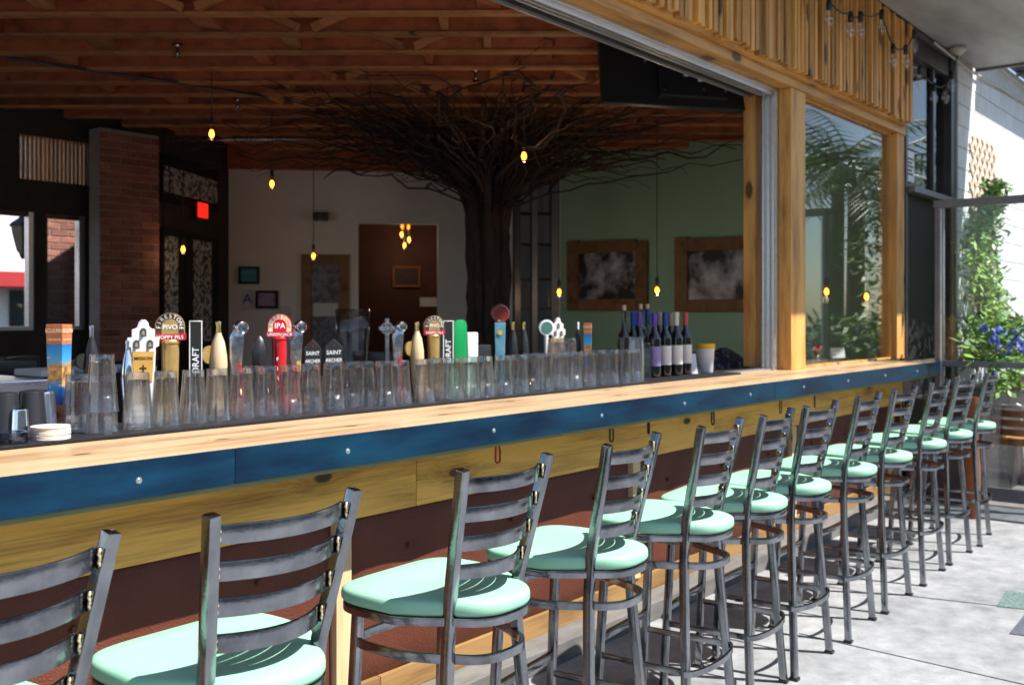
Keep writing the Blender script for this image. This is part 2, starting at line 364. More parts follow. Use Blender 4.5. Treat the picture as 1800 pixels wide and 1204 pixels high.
def obj(name, me, parent=None, loc=None, rot=None):
    o = bpy.data.objects.new(name, me); COL.objects.link(o)
    if parent: o.parent = parent
    if loc: o.location = loc
    if rot: o.rotation_euler = rot
    return o
def tag(o, label=None, cat=None, group=None, kind=None):
    if label: o['label'] = label
    if cat: o['category'] = cat
    if group: o['group'] = group
    if kind: o['kind'] = kind
    return o
def thing(name, label, cat, loc=(0, 0, 0), rz=0, group=None):
    return tag(obj(name, None, None, loc, (0, 0, rz)), label, cat, group)
def kids(o): return [c for c in bpy.data.objects if c.parent == o]
def dup(root, loc, rz, label=None):
    r = root.copy(); COL.objects.link(r); r.location = loc; r.rotation_euler = (0, 0, rz)
    if label: r['label'] = label
    for ch in TREE[root]:
        c = ch[0].copy(); COL.objects.link(c); c.parent = r
        for g in ch[1]:
            d = g.copy(); COL.objects.link(d); d.parent = c
    return r
TREE = {}
def remember(root): TREE[root] = [(c, kids(c)) for c in kids(root)]
def box(name, m, b, parent=None, bevel=0, **k): return MB().box(*b).build(name, m, parent, bevel=bevel, **k)
def RZ(a): return Matrix.Rotation(a, 4, 'Z')
ORD = 'first second third fourth fifth sixth seventh eighth ninth tenth eleventh twelfth thirteenth fourteenth fifteenth sixteenth seventeenth eighteenth nineteenth twentieth twenty-first twenty-second twenty-third twenty-fourth twenty-fifth twenty-sixth twenty-seventh twenty-eighth twenty-ninth thirtieth thirty-first thirty-second thirty-third thirty-fourth thirty-fifth thirty-sixth'.split()
_tc = {}
def glyphs(s, size):
    if s not in _tc:
        cu = bpy.data.curves.new('lettering', 'FONT'); cu.body = s; cu.size = 1; cu.align_x = 'CENTER'; cu.align_y = 'CENTER'; cu.resolution_u = 3
        cu.offset = .012
        o = bpy.data.objects.new('lettering', cu); COL.objects.link(o)
        me = o.evaluated_get(bpy.context.evaluated_depsgraph_get()).to_mesh()
        _tc[s] = ([v.co.copy() for v in me.vertices], [tuple(p.vertices) for p in me.polygons])
        bpy.data.objects.remove(o); bpy.data.curves.remove(cu)
    return [v * size for v in _tc[s][0]], _tc[s][1]
for w in ['SCULPIN', 'PIVO', 'HOPPY PILS', 'DRAFT', 'MISSION', 'SAINT', 'ARCHER', 'IPA', 'UNION JACK', 'company', 'India Pale Ale', 'A', 'S', '+', 'L', 'EXIT'] + list('FIRESTON'): glyphs(w, 1)
def write(mb, s, size, x, z, y, rot=0, sx=1, M=None):     # lettering in the x-z plane, facing -y
    vs, fs = glyphs(s, size); ca, sa = math.cos(rot), math.sin(rot); out = []
    for v in vs:
        a, b = v.x * sx, v.y; p = Vector((x + a * ca - b * sa, y, z + a * sa + b * ca)); out.append(M @ p if M else p)
    n = len(mb.v); mb.v += [tuple(p) for p in out]; mb.f += [tuple(i + n for i in f) for f in fs]
def arcpts(r0, a0, a1, n, cx=0, cz=0): return [(cx + r0 * math.cos(a0 + (a1 - a0) * i / n), cz + r0 * math.sin(a0 + (a1 - a0) * i / n)) for i in range(n + 1)]

# ================================================================== SETTING
tag(box('ground', 'asphalt', (-90, 120, -120, 120, -.4, -.02)), kind='structure')
tag(box('patio_floor', 'concrete', (-6, 8.12, -5, 2.6, -.15, 0)), kind='structure')
tag(box('pavement', 'dark_paving', (8.125, 22, -5, 2.58, -.15, -.004)), kind='structure')
tag(box('floor', 'interior_floor_tile', (-2.5, 9.75, 2.62, 12, -.15, .004)), kind='structure')
# joints cut in the concrete, an inlaid tile, a painted shadow patch
for k, (p, q) in enumerate([((1500, 1135), (1800, 1203)), ((1640, 1052), (1800, 1070))]):
    a, b = atZ(*p, 0), atZ(*q, 0); d = (b - a).normalized(); a = a - d * .25; b = b + d * 3
    tag(MB().rect([a + Vector((0, 0, .001)), b + Vector((0, 0, .001))], .005, .004).build('floor_joint', 'joint_shadow_grey'), kind='structure')
def quadpatch(name, m, pts, label):
    vs = [atZ(u, v, 0) for u, v in pts]; mb = MB(); a = [Vector((p.x, p.y, .0)) for p in vs]; b = [Vector((p.x, p.y, .004)) for p in vs]
    mb.loft([a, b]); return tag(mb.build(name, m), label, 'tile')
quadpatch('floor_patch', 'green_terrazzo', [(1752, 1066), (1810, 1072), (1822, 1046), (1769, 1038)], 'mottled green stone tile set into the pale concrete')
quadpatch('floor_patch', 'joint_shadow_grey', [(1774, 1114), (1830, 1122), (1835, 1070), (1806, 1075)], 'dark slate coloured tile at the frame edge, nearest the camera of the two')  # flat dark patch painting a shadow on the concrete

# ================================================================== BAR COUNTER
BX0, BX1, BF = -1.3, 8.1, 2.29
bar = thing('bar_counter', 'long pine bar counter with blue steel edge and brown leather front', 'bar counter')
for y0, y1, cuts in ((2.2935, 2.4405, (-1.3, 2.3, 5.6, 8.09)), (2.4415, 2.5885, (-1.3, .9, 4.2, 8.09)), (2.5895, 2.734, (-1.3, 3.05, 6.6, 8.09)), (2.735, 3.06, (-1.3, 8.09))):
    for a, b in zip(cuts, cuts[1:]): box('top_plank', 'bar_wood', (a + .0004, b - .0004, y0, y1, 1.022, 1.0665), bar, .0012)
for a, b in ((-1.8, 1.638), (1.6395, 5.098), (5.0995, 8.1)):
    pl = box('steel_edge', 'blued_steel', (max(a, BX0), b, 2.285, 2.2925, .972, 1.068), bar, .001)
    x = 1.355 - .6875 * 4
    while x < b:
        if x > max(a, BX0):
            MB().lathe([(.0001, -.0035), (.004, -.003), (.0052, 0), (.0052, .001)], (x, 2.2845, 1.018), 12, Matrix.Rotation(R(-90), 4, 'X')).build('screw', 'screw_zinc', pl, True)
            MB().lathe([(.0056, -.0005), (.0085, -.0005), (.009, .001)], (x, 2.2845, 1.018), 14, Matrix.Rotation(R(-90), 4, 'X')).build('washer', 'screw_zinc', pl, True)
        x += .6875
box('steel_edge', 'blued_steel', (8.0925, 8.1, 2.293, 3.06, .972, 1.068), bar, .001)
box('trim_strip', 'pale_trim', (BX0, 8.09, 2.296, 2.312, .957, 1.02), bar, .001)
box('sub_top', 'gold_board', (BX0, 8.08, 2.315, 3.05, .98, 1.02), bar)
for x0, x1 in ((-1.3, .42), (.423, 2.607), (2.61, 4.9), (4.903, 7.02), (7.023, 8.05)): box('front_board', 'gold_board', (x0, x1, 2.55, 2.572, .737, .978), bar, .0015)
for x0, x1 in ((-1.3, 1.3), (1.303, 2.43), (2.433, 4.4), (4.403, 6.2), (6.203, 8.05)): box('base_board', 'brown_board', (x0, x1, 2.552, 2.572, .06, .168), bar, .0015)
studs = [.41, 2.255, 4.1, 5.945, 7.79]
for x in studs: box('stud', 'stud_wood', (x - .033, x + .033, 2.541, 2.5745, .1695, .7355), bar, .0015)
edges = [-1.3] + studs + [8.05]
for i in range(len(edges) - 1):
    a = edges[i] + (.034 if i else 0); b = edges[i + 1] - (.034 if i < len(edges) - 2 else 0)
    nb = max(1, round((b - a) / .6)); bxs = [a + (b - a) * (k + .5) / nb for k in range(nb)]; bz = .60
    nx, nz = max(4, int((b - a) / .025)), 22; g = []
    mb = MB()
    for j in range(nz + 1):
        for k in range(nx + 1):
            x = a + (b - a) * k / nx; z = .17 + .565 * j / nz
            e = min(x - a, b - x, z - .17, .735 - z); puff = .022 * (1 - math.exp(-e / .03))
            for q in bxs:
                for zz in (bz, .33): puff -= .020 * math.exp(-((x - q) ** 2 + (z - zz) ** 2) / .005) * (1 if zz == bz else .0)
            puff += .0015 * math.sin(x * 9) * math.sin(z * 13)
            g.append((x, 2.571 - puff, z))
    mb.add(g, [(j * (nx + 1) + k, j * (nx + 1) + k + 1, (j + 1) * (nx + 1) + k + 1, (j + 1) * (nx + 1) + k) for j in range(nz) for k in range(nx)])
    mb.box(a, b, 2.5725, 2.58, .17, .735)
    pn = mb.build('leather_panel', 'leather', bar, 2)
    for q in bxs:
        MB().lathe([(.0001, -.009), (.006, -.008), (.0095, -.004), (.010, 0)], (q, 2.563, bz), 14, Matrix.Rotation(R(-90), 4, 'X')).build('button', 'leather', pn, 2)
box('core', 'dark_wall', (BX0, 8.04, 2.582, 2.64, .0, .975), bar)
box('kick_step', 'grey_paint', (BX0, 8.05, 2.42, 2.55, .0, .085), bar, .004)
box('kick_face', 'grey_paint', (BX0, 8.05, 2.5495, 2.571, .086, .0595 + .0), bar) if False else None
box('end_panel', 'gold_board', (8.042, 8.062, 2.56, 3.05, .0, .975), bar)
box('back_panel', 'dark_wall', (BX0, 8.04, 3.03, 3.048, .0, .978), bar)
tag(box('bar_mat', 'black_rubber', (.75, 5.62, 2.742, 3.035, 1.0672, 1.078), None, .003), 'long black rubber bar mat under the row of glasses', 'bar mat')
# purse hooks under the counter edge
def carabiner(u, v0, v1, m, lab, tilt=0):
    p = atY(u, v0, 2.40); q = atY(u, v1, 2.40); h = max(.055, p.z - q.z); t = thing('bag_hook', lab, 'hook', (p.x, 2.40, p.z), tilt, 'bag hooks under the counter')
    w = .012; pts = [(-w, 0, 0), (-w, 0, -h * .2)] + [(-w * 1.1 + (w * 2.2) * (1 - math.cos(a)) / 2, 0, -h + w * .9 - w * .9 * math.sin(a)) for a in [math.pi * k / 8 for k in range(9)]] + [(w * 1.1, 0, -h * .3), (w * .8, 0, -h * .06), (0, 0, 0.0)]
    MB().tube(pts, .0042, 8).build('hook_body', m, t, 2); MB().tube([(-w, 0, -.002), (-w * 1.02, 0, -h * .72)], .0028, 6).build('gate', 'screw_zinc', t, 2)
    z = 1.019 - p.z
    MB().tube([(0, 0, -.003), (0, 0, .979 - p.z)], .0035, 8).build('eye_screw', 'carabiner_black', t, 2)
carabiner(875, 783, 813, 'carabiner_red', 'red carabiner hook hanging behind the third stool')
for k, (u, a, b) in enumerate(((1075, 750, 776), (1140, 738, 762), (1253, 722, 746), (1432, 690, 716))):
    carabiner(u, a, b, 'carabiner_black', 'black steel bag hook, %s black one from the red carabiner' % ORD[k], .3 * (k % 2))
carabiner(1372, 700, 726, 'terracotta', 'rust coloured bag hook between two black hooks, far from the camera')

# ================================================================== BAR STOOLS
def sup(a, ex, hw, y0, y1, exb=None):
    c, s = math.cos(a), math.sin(a); e = 2 / (ex if s > 0 else (exb or ex))
    return (hw * math.copysign(abs(c) ** e, c), (y0 + y1) / 2 + (y1 - y0) / 2 * math.copysign(abs(s) ** e, s))
def make_stool():
    t = thing('bar_stool', '', 'bar stool', group='metal bar stools along the counter')
    def ring(hw, y0, y1, z, n=56, ex=5.2, exb=2.6): return [Vector((*sup(6.2832 * k / n, ex, hw, y0, y1, exb), z)) for k in range(n)]
    for s in (-1, 1):
        path = [(.197, 0, .004), (.156, .028, .44), (.146, .034, .54), (.137, .038, .63), (.134, .036, .70), (.136, .030, .76), (.172, -.038, 1.072)]
        MB().rect([(s * x, y, z) for x, y, z in path], .025, .027, up=(0, 1, 0)).build('back_post', 'raw_steel', t, True, .004, 2)
        MB().rect([(s * .165, .31, .70), (s * .172, .325, .4), (s * .182, .345, .004)], .024, .026, up=(0, 1, 0)).build('leg', 'raw_steel', t, True, .004, 2)
    for k in range(4):
        z = 1.03 - .0715 * k; yc = .030 - (z - .76) / .312 * .068; hw = .136 + (z - .76) / .312 * .036 - .013
        pts = [(-hw + 2 * hw * i / 16, yc + .008 - .052 * (1 - (2 * i / 16 - 1) ** 2), z) for i in range(17)]
        sl_ = MB().rect(pts, .0075, .0365).build('slat', 'raw_steel', t, True, .0025, 2)
        for s in (-1, 1):
            b = MB(); pp = [(s * (hw - .001 + .0015 * math.sin(i * 2.1)), yc - .001 - .004, z - .0165 + .033 * i / 7) for i in range(8)]
            b.tube(pp, [.0015, .0032, .0028, .0034, .0028, .0033, .003, .0015], 7); b.build('weld_bead', 'weld_gold', sl_, 2)
    rr = [ring(.200, -.048, .356, .7105), ring(.212, -.060, .370, .713), ring(.216, -.064, .375, .720), ring(.216, -.064, .375, .732), ring(.2145, -.0625, .3735, .7395), ring(.2105, -.0585, .3695, .7445), ring(.2035, -.0515, .3625, .7475), ring(.15, .002, .309, .7500), ring(.07, .08, .23, .7510)]
    # the cushion narrows between the back posts
    for r in rr:
        for p in r:
            if p.y < .16: p.x *= 1 - .30 * min(1, (.16 - p.y) / .13)
    MB().loft(rr).build('seat_cushion', 'mint_vinyl', t, 2)
    def frame_ring(hw, y0, y1, z, w, h, pinch, name):
        r = ring(hw, y0, y1, z, 56)
        for p in r:
            if p.y < .16: p.x *= 1 - pinch * min(1, (.16 - p.y) / .13)
        MB().rect(r, w, h, True).build(name, 'raw_steel', t, True, .002, 2)
    frame_ring(.205, -.054, .364, .6985, .018, .021, .30, 'seat_frame')
    frame_ring(.180, -.045, .345, .606, .011, .023, .25, 'stretcher_ring')
    fr = [(-.185, .02, .272)] + [(.185 * math.sin(a) * 1.0, .02 - .055 * math.cos(a), .272) for a in [R(-80 + 160 * k / 14) for k in range(15)]] + [(.185, .02, .272)]
    MB().rect(fr, .011, .020).build('back_footrail', 'raw_steel', t, True, .002, 2)
    for s in (-1, 1): MB().rect([(s * .176, .02, .272), (s * .174, .332, .272)], .011, .020).build('side_footrail', 'raw_steel', t, True, .002, 2)
    MB().rect([(-.174, .33, .33), (.174, .33, .33)], .018, .024).build('front_footrail', 'raw_steel', t, True, .002, 2)
    for s in (-1, 1):
        for q in ((.197, 0), (.182, .345)): MB().box(s * q[0] - .0165, s * q[0] + .0165, q[1] - .0175, q[1] + .0175, .0, .012).build('foot_cap', 'black_plastic', t, bevel=.002)
    remember(t); return t
stool = make_stool()
cx = [.70, 1.23, 1.90, 2.475, 3.045, 3.505, 3.945, 4.52, 5.05, 5.67, 6.22, 6.82]
yaw = [3.5, .5, 2, 7.5, 5, 7, 2, 4.5, 1.5, 2, -1, 6]
extra = ['cut off by the frame edge', 'largest whole one', 'before the red carabiner', 'between the red and black hooks', '', '', '', '', '', '', 'next to last before the fence', 'nearest the glass fence']
for i, x in enumerate(cx):
    lab = 'steel bar stool with mint seat, %s from the left%s' % (ORD[i], (', ' + extra[i]) if extra[i] else '')
    loc = (x, 1.585 + max(0, x - 2.5) * .016, 0)
    if i == 0: stool.location = loc; stool.rotation_euler = (0, 0, R(yaw[i])); stool['label'] = lab
    else: dup(stool, loc, R(yaw[i]), lab)

# ================================================================== FACADE: posts, header, slats, track, window
fac = thing('timber_window_frame', 'golden timber window frame with two posts and a slatted header', 'window frame')
PF = 2.69
p1 = (atY(1391, 600, PF).x, atY(1416, 600, PF).x); p2 = (atY(1577, 600, PF).x, atY(1590, 600, PF).x)
def prism_post(name, x0, x1, y0, y1, z0, z1): return box(name, 'post_wood', (x0, x1, y0, y1, z0, z1), fac, .004)
prism_post('post', p1[0], p1[1], PF, PF + .088, 1.0668, 2.914)
prism_post('post', p2[0], p2[1], PF, PF + .15, 1.0668, 2.914)
prism_post('inner_post', p1[0] + .02, p1[0] + .11, 2.95, 3.04, 1.08, 2.9)
box('header_beam', 'beam_wood', (-1.3, p2[1] + .0, PF - .012, PF + .14, 2.915, 3.22), fac, .004)
box('header_beam', 'beam_wood', (-1.3, 8.45, PF - .05, PF - .0135, 2.975, 3.25), fac, .003)
box('header_backing', 'dark_wall', (-1.3, 8.46, PF - .0, PF + .25, 3.221, 3.78), fac)
x = 3.0; k = 0
rs = random.Random(3)
while x < 8.46:
    w = rs.choice((.034, .038, .046)); d = rs.choice((0, .0, .008, .018))
    box('slat', 'slat_wood', (x, x + w, 2.59 + d, 2.639, 2.995 + rs.uniform(-.012, .012), 3.79), fac, .002)
    x += w + rs.choice((.018, .024, .032)); k += 1
box('slat_backing', 'dark_wall', (-1.3, 8.45, 2.6395, 2.689, 3.251, 3.79), fac)  # backing coloured dark so the gaps between slats read as shade
# aluminium folding window track and jamb
tr = thing('window_track', 'aluminium track and jamb of the folding window opening', 'window track')
box('head_track', 'aluminium', (-1.3, p1[0] - .001, PF + .0885, PF + .19, 2.895, 2.914), tr, .003)
for y in (PF + .10, PF + .13, PF + .165): box('track_lip', 'aluminium', (-1.3, p1[0] - .09, y, y + .012, 2.866, 2.8945), tr, .001)
box('track_channel', 'black_paint', (-1.3, p1[0] - .09, PF + .191, PF + .25, 2.88, 2.913), tr)
box('track_edge', 'aluminium', (-1.3, p1[0] - .09, PF + .251, PF + .262, 2.865, 2.913), tr)
jx = p1[0]
box('jamb', 'aluminium', (jx - .035, jx - .002, PF + .089, PF + .19, 1.0668, 2.894), tr, .003)
for y in (PF + .092, PF + .125, PF + .162): box('jamb_lip', 'aluminium', (jx - .062, jx - .0355, y, y + .014, 1.0668, 2.894), tr, .001)
box('sill_track', 'aluminium', (5.63, jx - .07, 2.80, 2.88, 1.0668, 1.076), tr, .002)
win = thing('fixed_window', 'fixed glass pane between the two timber posts at the bar end', 'window')
box('pane', 'sheet_glass', (p1[1] + .002, p2[0] - .002, 2.752, 2.758, 1.075, 2.905), win)
for b in ((p1[1] + .001, p1[1] + .02, 2.735, 2.775, 1.0668, 2.914), (p2[0] - .02, p2[0] - .001, 2.735, 2.775, 1.0668, 2.914), (p1[1] + .021, p2[0] - .021, 2.735, 2.775, 2.894, 2.914), (p1[1] + .021, p2[0] - .021, 2.735, 2.775, 1.0668, 1.08)):
    box('stop', 'post_wood', b, win, .002)

# canopy overhead
can = thing('canopy', 'grey plastered canopy slab over the patio bar', 'canopy')
box('soffit', 'canopy_soffit_paint', (5.4, 10.35, 1.18, 2.594, 3.80, 3.86), can); box('soffit', 'canopy_soffit_paint', (-4, 5.399, 1.56, 2.594, 3.80, 3.86), can)  # unseen left part set back so sun reaches the tap handles
box('roof_slab', 'canopy_fascia', (5.38, 10.39, 1.15, 2.63, 3.861, 4.1), can); box('roof_slab', 'canopy_fascia', (-4, 5.379, 1.555, 2.63, 3.861, 4.1), can)
box('edge_trim', 'canopy_fascia', (10.351, 10.39, 1.18, 2.594, 3.775, 3.86), can)
# wall beyond the bar: doorway, transom, block wall
bw = thing('block_wall', 'white painted concrete block wall beyond the glass fence', 'wall')
WX0 = atY(1662, 300, 2.62).x
WX0 = 9.86
box('backing', 'block_joint', (WX0, 17.5, 2.632, 2.8, -.02, 3.98), bw)
blk = MB().box(.004, .396, 0, .012, .004, .196).build('block', 'block_white', bw, bevel=.004)
first = True
for r in range(20):
    x = WX0 + (-.2 if r % 2 else 0)
    while x < 15.5:
        if x < WX0:
            o = box('block', 'block_white', (WX0 + .002, x + .396, 2.62, 2.632, r * .2 + .004, r * .2 + .196), bw, .004)
        else:
            o = blk if first else blk.copy()
            if not first: COL.objects.link(o)
            first = False; o.location = (x, 2.62, r * .2)
        x += .4
box('coping', 'block_white', (WX0, 17.5, 2.60, 2.8, 4.0, 4.06), bw, .005)
aw = thing('eaves_awning', 'grey metal eaves above the top of the block wall', 'awning')
box('deck', 'dark_bronze', (10.6, 17.5, 2.28, 2.62, 4.10, 4.16), aw)
for k in range(8): box('rafter', 'fence_metal', (10.7 + k * .7, 10.76 + k * .7, 2.29, 2.61, 4.062, 4.099), aw)
box('gutter', 'aluminium', (10.6, 17.5, 2.20, 2.279, 4.07, 4.17), aw, .01)
pier = thing('door_surround', 'dark bronze door frame with transom window beside the timber post', 'door frame')
DX0, DX1 = p2[1] + .01, WX0 - .01
box('jamb', 'dark_bronze', (DX1 - .13, DX1, 2.64, 2.78, -.01, 3.78), pier, .004)
box('jamb', 'dark_bronze', (DX0, DX0 + .05, 2.68, 2.78, 1.07, 3.78), pier, .004)
tz = atY(1620, 335, 2.68).z
box('transom_sill', 'fence_metal', (DX0 + .051, DX1 - .131, 2.62, 2.78, tz - .05, tz), pier, .004)
box('head', 'dark_bronze', (DX0 + .051, DX1 - .131, 2.66, 2.78, 3.62, 3.78), pier, .004)
box('mullion', 'dark_bronze', (DX0 + .75, DX0 + .80, 2.68, 2.76, tz + .001, 3.619), pier, .004)
box('transom_glass', 'smoked_glass', (DX0 + .051, DX0 + .749, 2.71, 2.716, tz + .001, 3.619), pier)
box('transom_glass', 'smoked_glass', (DX0 + .801, DX1 - .131, 2.71, 2.716, tz + .001, 3.619), pier)
q0, q1 = atY(1591, 262, 2.70), atY(1607, 322, 2.70)
tag(box('notice', 'label_paper', (q0.x, q1.x, 2.7, 2.704, q1.z, q0.z)), 'white paper notice taped inside the transom window', 'notice')
nt_ = bpy.data.objects['notice']
for k in range(5):
    z = q0.z - .06 - k * (q0.z - q1.z - .1) / 5; box('printed_line', 'ink', (q0.x + .03, q1.x - .03 - .03 * (k % 2), 2.6988, 2.6996, z - .018, z), nt_)
box('dark_leaf', 'black_paint', (DX0 + .051, DX1 - .131, 2.72, 2.76, .01, tz - .051), pier, .003)  # black leaf added to keep the open doorway dark
box('push_bar', 'aluminium', (DX0 + .1, DX0 + .9, 2.67, 2.69, 1.0, 1.04), pier)
# dark corridor behind the doorway
box('corridor_wall', 'dark_wall', (DX1 - .001, DX1 + .02, 2.81, 6, 0, 3.78), pier)
# conduit on block wall
a, b = atY(1662, 90, 2.60), atY(1800, 182, 2.60)
cd = thing('conduit', 'cream conduit pipe running along the top of the block wall', 'pipe')
MB().tube([(9.0, 2.585, 3.77), (10.1, 2.585, 3.74), (a.x + 6, 2.585, 3.95)], .012, 8).build('pipe', 'pipe_cream', cd, 2)
sc_ = atY(1662, 82, 2.5)
MB().lathe([(.0, 0), (.07, -.005), (.075, -.03), (.03, -.07), (.0, -.075)], (9.4, 2.5, 3.80), 16).build('junction_box', 'pipe_cream', cd, 2)

# ================================================================== GLASS FENCE at the bar end
fe = thing('glass_fence', 'dark metal framed glass windscreen fence at the far end of the bar', 'fence')
FX = 8.15
for y in (2.30, 1.05, -.2): box('post', 'fence_metal', (FX - .03, FX + .03, y - .03, y + .03, 0, 2.255), fe, .003)
for (a, b) in ((2.27, 1.08), (1.02, -.17)):
    for z0, z1, nm in ((1.03, 1.075, 'mid_rail'), (.03, .13, 'bottom_rail')): box(nm, 'fence_metal', (FX - .022, FX + .022, b + .001, a - .001, z0, z1), fe, .003)
    box('pane', 'window_glass', (FX - .004, FX + .004, b + .002, a - .002, 1.076, 2.254), fe)
    box('pane', 'window_glass', (FX - .004, FX + .004, b + .002, a - .002, .131, 1.029), fe)
box('top_rail', 'fence_metal', (FX - .034, FX + .034, -.24, 2.34, 2.256, 2.315), fe, .004)
# inner bright edge of the post
box('post_trim', 'aluminium', (FX - .038, FX - .031, 2.275, 2.288, .15, 2.25), fe)

# ================================================================== PLANTS and furniture beyond the fence
def leafmesh(pts, size, rnd, droop=.3, long=1.0):
    mb = MB()
    for p in pts:
        d = Vector((rnd.uniform(-1, 1), rnd.uniform(-1, 1), rnd.uniform(-.6, .7) - droop)).normalized(); sd = d.cross(Vector((rnd.uniform(-.5, .5), rnd.uniform(-.5, .5), 1))).normalized()
        l = size * rnd.uniform(.7, 1.4) * long; w = size * rnd.uniform(.22, .36); n = d.cross(sd) * l * .12
        p = Vector(p); mb.add([p, p + d * l * .5 + sd * w - n, p + d * l - n * 2, p + d * l * .5 - sd * w - n], [(0, 1, 2), (0, 2, 3)])
    return mb
rv = random.Random(11)
vn = thing('climbing_vine', 'leafy green vine climbing a trellis on the white block wall', 'vine', atY(1735, 620, 2.45).xyz * Vector((1, 1, 0)))
def world_child(mb, name, m, parent, **k):
    o = mb.build(name, m, parent, **k); o.location = -parent.location; return o
def vine_pts(n, y0, y1, fn):
    out = []
    for _ in range(n):
        v = rv.uniform(318, 640); c, hw = fn(v); u = c + rv.gauss(0, hw * .5); out.append(atY(u, v, rv.uniform(y0, y1)))
    return out
vf = lambda v: (1737 + 12 * math.sin(v / 40) - 8 * (v - 480) / 160 * (v > 480), 30 if v > 350 else 20)
world_child(leafmesh(vine_pts(1500, 2.25, 2.56, vf), .065, rv, .3, 1.5), 'foliage', 'leaf', vn)
world_child(leafmesh(vine_pts(800, 2.2, 2.5, vf), .06, rv, .2, 1.5), 'young_foliage', 'leaf_young', vn)
mb = MB()
for k in range(5):
    mb.tube([atY(1728 + k * 5 + 7 * math.sin(v / 50 + k), v, 2.5) for v in range(330, 660, 30)], .012, 6)
world_child(mb, 'stems', 'stem', vn, smooth=2)
tl = thing('trellis', 'tan diagonal lattice trellis fixed on the block wall', 'trellis')
la, lb = atY(1706, 232, 2.605), atY(1752, 330, 2.605)
for k in range(16):
    for s in (-1, 1):
        w = lb.x - la.x; h = 1.75; z0 = la.z - h; x0 = la.x; c = k / 15 * (w + h) - (0 if s > 0 else 0)
        pts = []
        for t in range(0, 41):
            xx = w * t / 40; zz = (c - xx) if s > 0 else (c - (w - xx))
            if 0 <= zz <= h: pts.append((x0 + xx, z0 + zz))
        if len(pts) > 2: MB().rect([(pts[0][0], 2.605 + .006 * s, pts[0][1]), (pts[-1][0], 2.605 + .006 * s, pts[-1][1])], .03, .010, up=(0, 1, 0)).build('lath', 'lattice_wood', tl)
fp = atY(1770, 600, 2.2)
fl = thing('flowering_shrub', 'blue flowering shrub growing below the climbing vine', 'shrub', (fp.x, fp.y, .75))
pts = [atY(max(1690, rv.gauss(1770, 36)), rv.uniform(560, 640), rv.uniform(1.95, 2.35)) for _ in range(900)]
world_child(leafmesh(pts, .09, rv, .1), 'foliage', 'leaf', fl)
mb = MB()
for _ in range(20):
    c = atY(rv.uniform(1725, 1810), rv.uniform(575, 632), rv.uniform(1.9, 2.1))
    for _ in range(16):
        d = Vector((rv.gauss(0, 1), rv.gauss(0, 1), rv.gauss(0, 1))).normalized(); p = c + d * .035; sd = d.orthogonal().normalized() * .013; s2 = d.cross(sd)
        mb.add([p - sd - s2, p + sd - s2, p + sd + s2, p - sd + s2], [(0, 1, 2, 3)])
world_child(mb, 'blossoms', 'petal_blue', fl)
pl = thing('planter_trough', 'dark planter trough holding the shrub and vine', 'planter')
px0 = atY(1668, 640, 2.2).x
for b in ((px0, 14, 1.98, 2.0, .0, .78), (px0, 14, 2.5, 2.52, .0, .78), (px0, px0 + .02, 2.001, 2.499, .0, .78), (px0 + .021, 14, 2.001, 2.499, .70, .74)): box('side' if b[4] == 0 else 'soil', 'dark_bronze' if b[4] == 0 else 'bark', b, pl, .002)
pts = [atY(rv.uniform(1742, 1800), rv.uniform(645, 690), rv.uniform(1.85, 2.1)) for _ in range(260)]
sp = thing('small_potted_plant', 'small dark green plant in a terracotta pot behind the fence', 'potted plant', (atY(1710, 690, 1.9).x, 1.9, .0))
world_child(leafmesh(pts, .07, rv), 'foliage', 'leaf', sp)
MB().lathe([(.03, 0), (.045, .0), (.06, .80), (.068, .80), (.068, .85), (.058, .85), (.05, .8), (.0, .8)], (0, 0, 0), 20).build('pot', 'terracotta', sp, True)
def bistro(name, lab, loc, rz):
    t = thing(name, lab, 'chair', loc, rz)
    fr = MB()
    arm = [(.26 * math.cos(a), .26 * math.sin(a), .70) for a in [R(-20 + 220 * k / 18) for k in range(19)]]
    MB().tube(arm, .013, 8).build('arm_rail', 'aluminium', t, 2)
    for k in range(4):
        z = .64 - k * .075
        MB().rect([(.245 * math.cos(a), .245 * math.sin(a), z) for a in [R(5 + 170 * i / 16) for i in range(17)]], .010, .055).build('back_slat', 'bistro_wood', t, True, .002)
    for k in range(6): box('seat_slat', 'bistro_wood', (-.21 + k * .071, -.21 + k * .071 + .06, -.22, .2, .43, .445), t, .003)
    for sx in (-1, 1):
        MB().tube([(sx * .22, .19, .70), (sx * .20, .19, .42), (sx * .23, .25, .0)], .012, 8).build('leg', 'aluminium', t, 2)
        MB().tube([(sx * .245, -.09, .70), (sx * .23, -.2, .66), (sx * .21, -.2, .42), (sx * .23, -.24, .0)], .012, 8).build('leg', 'aluminium', t, 2)
        MB().tube([(sx * .20, -.2, .425), (sx * .20, .19, .425)], .010, 8).build('seat_rail', 'aluminium', t, 2)
    MB().tube([(-.2, 0, .425), (.2, 0, .425)], .010, 8).build('cross_rail', 'aluminium', t, 2)
    return t
bistro('bistro_chair', 'round backed aluminium bistro chair with brown wooden slats behind the glass fence', (8.95, 1.86, 0), R(60))
tb = thing('bistro_table', 'wooden topped round pedestal table behind the glass fence', 'table', (9.75, 1.35, 0))
MB().lathe([(.0, .70), (.36, .70), (.37, .71), (.37, .735), (.36, .74), (.0, .74)], n=36).build('table_top', 'bistro_wood', tb, True)
MB().lathe([(.03, .02), (.03, .70)], n=16).build('pedestal', 'aluminium', tb, True)
MB().lathe([(.0, .0), (.22, .0), (.21, .02), (.0, .025)], n=28).build('base', 'aluminium', tb, True)
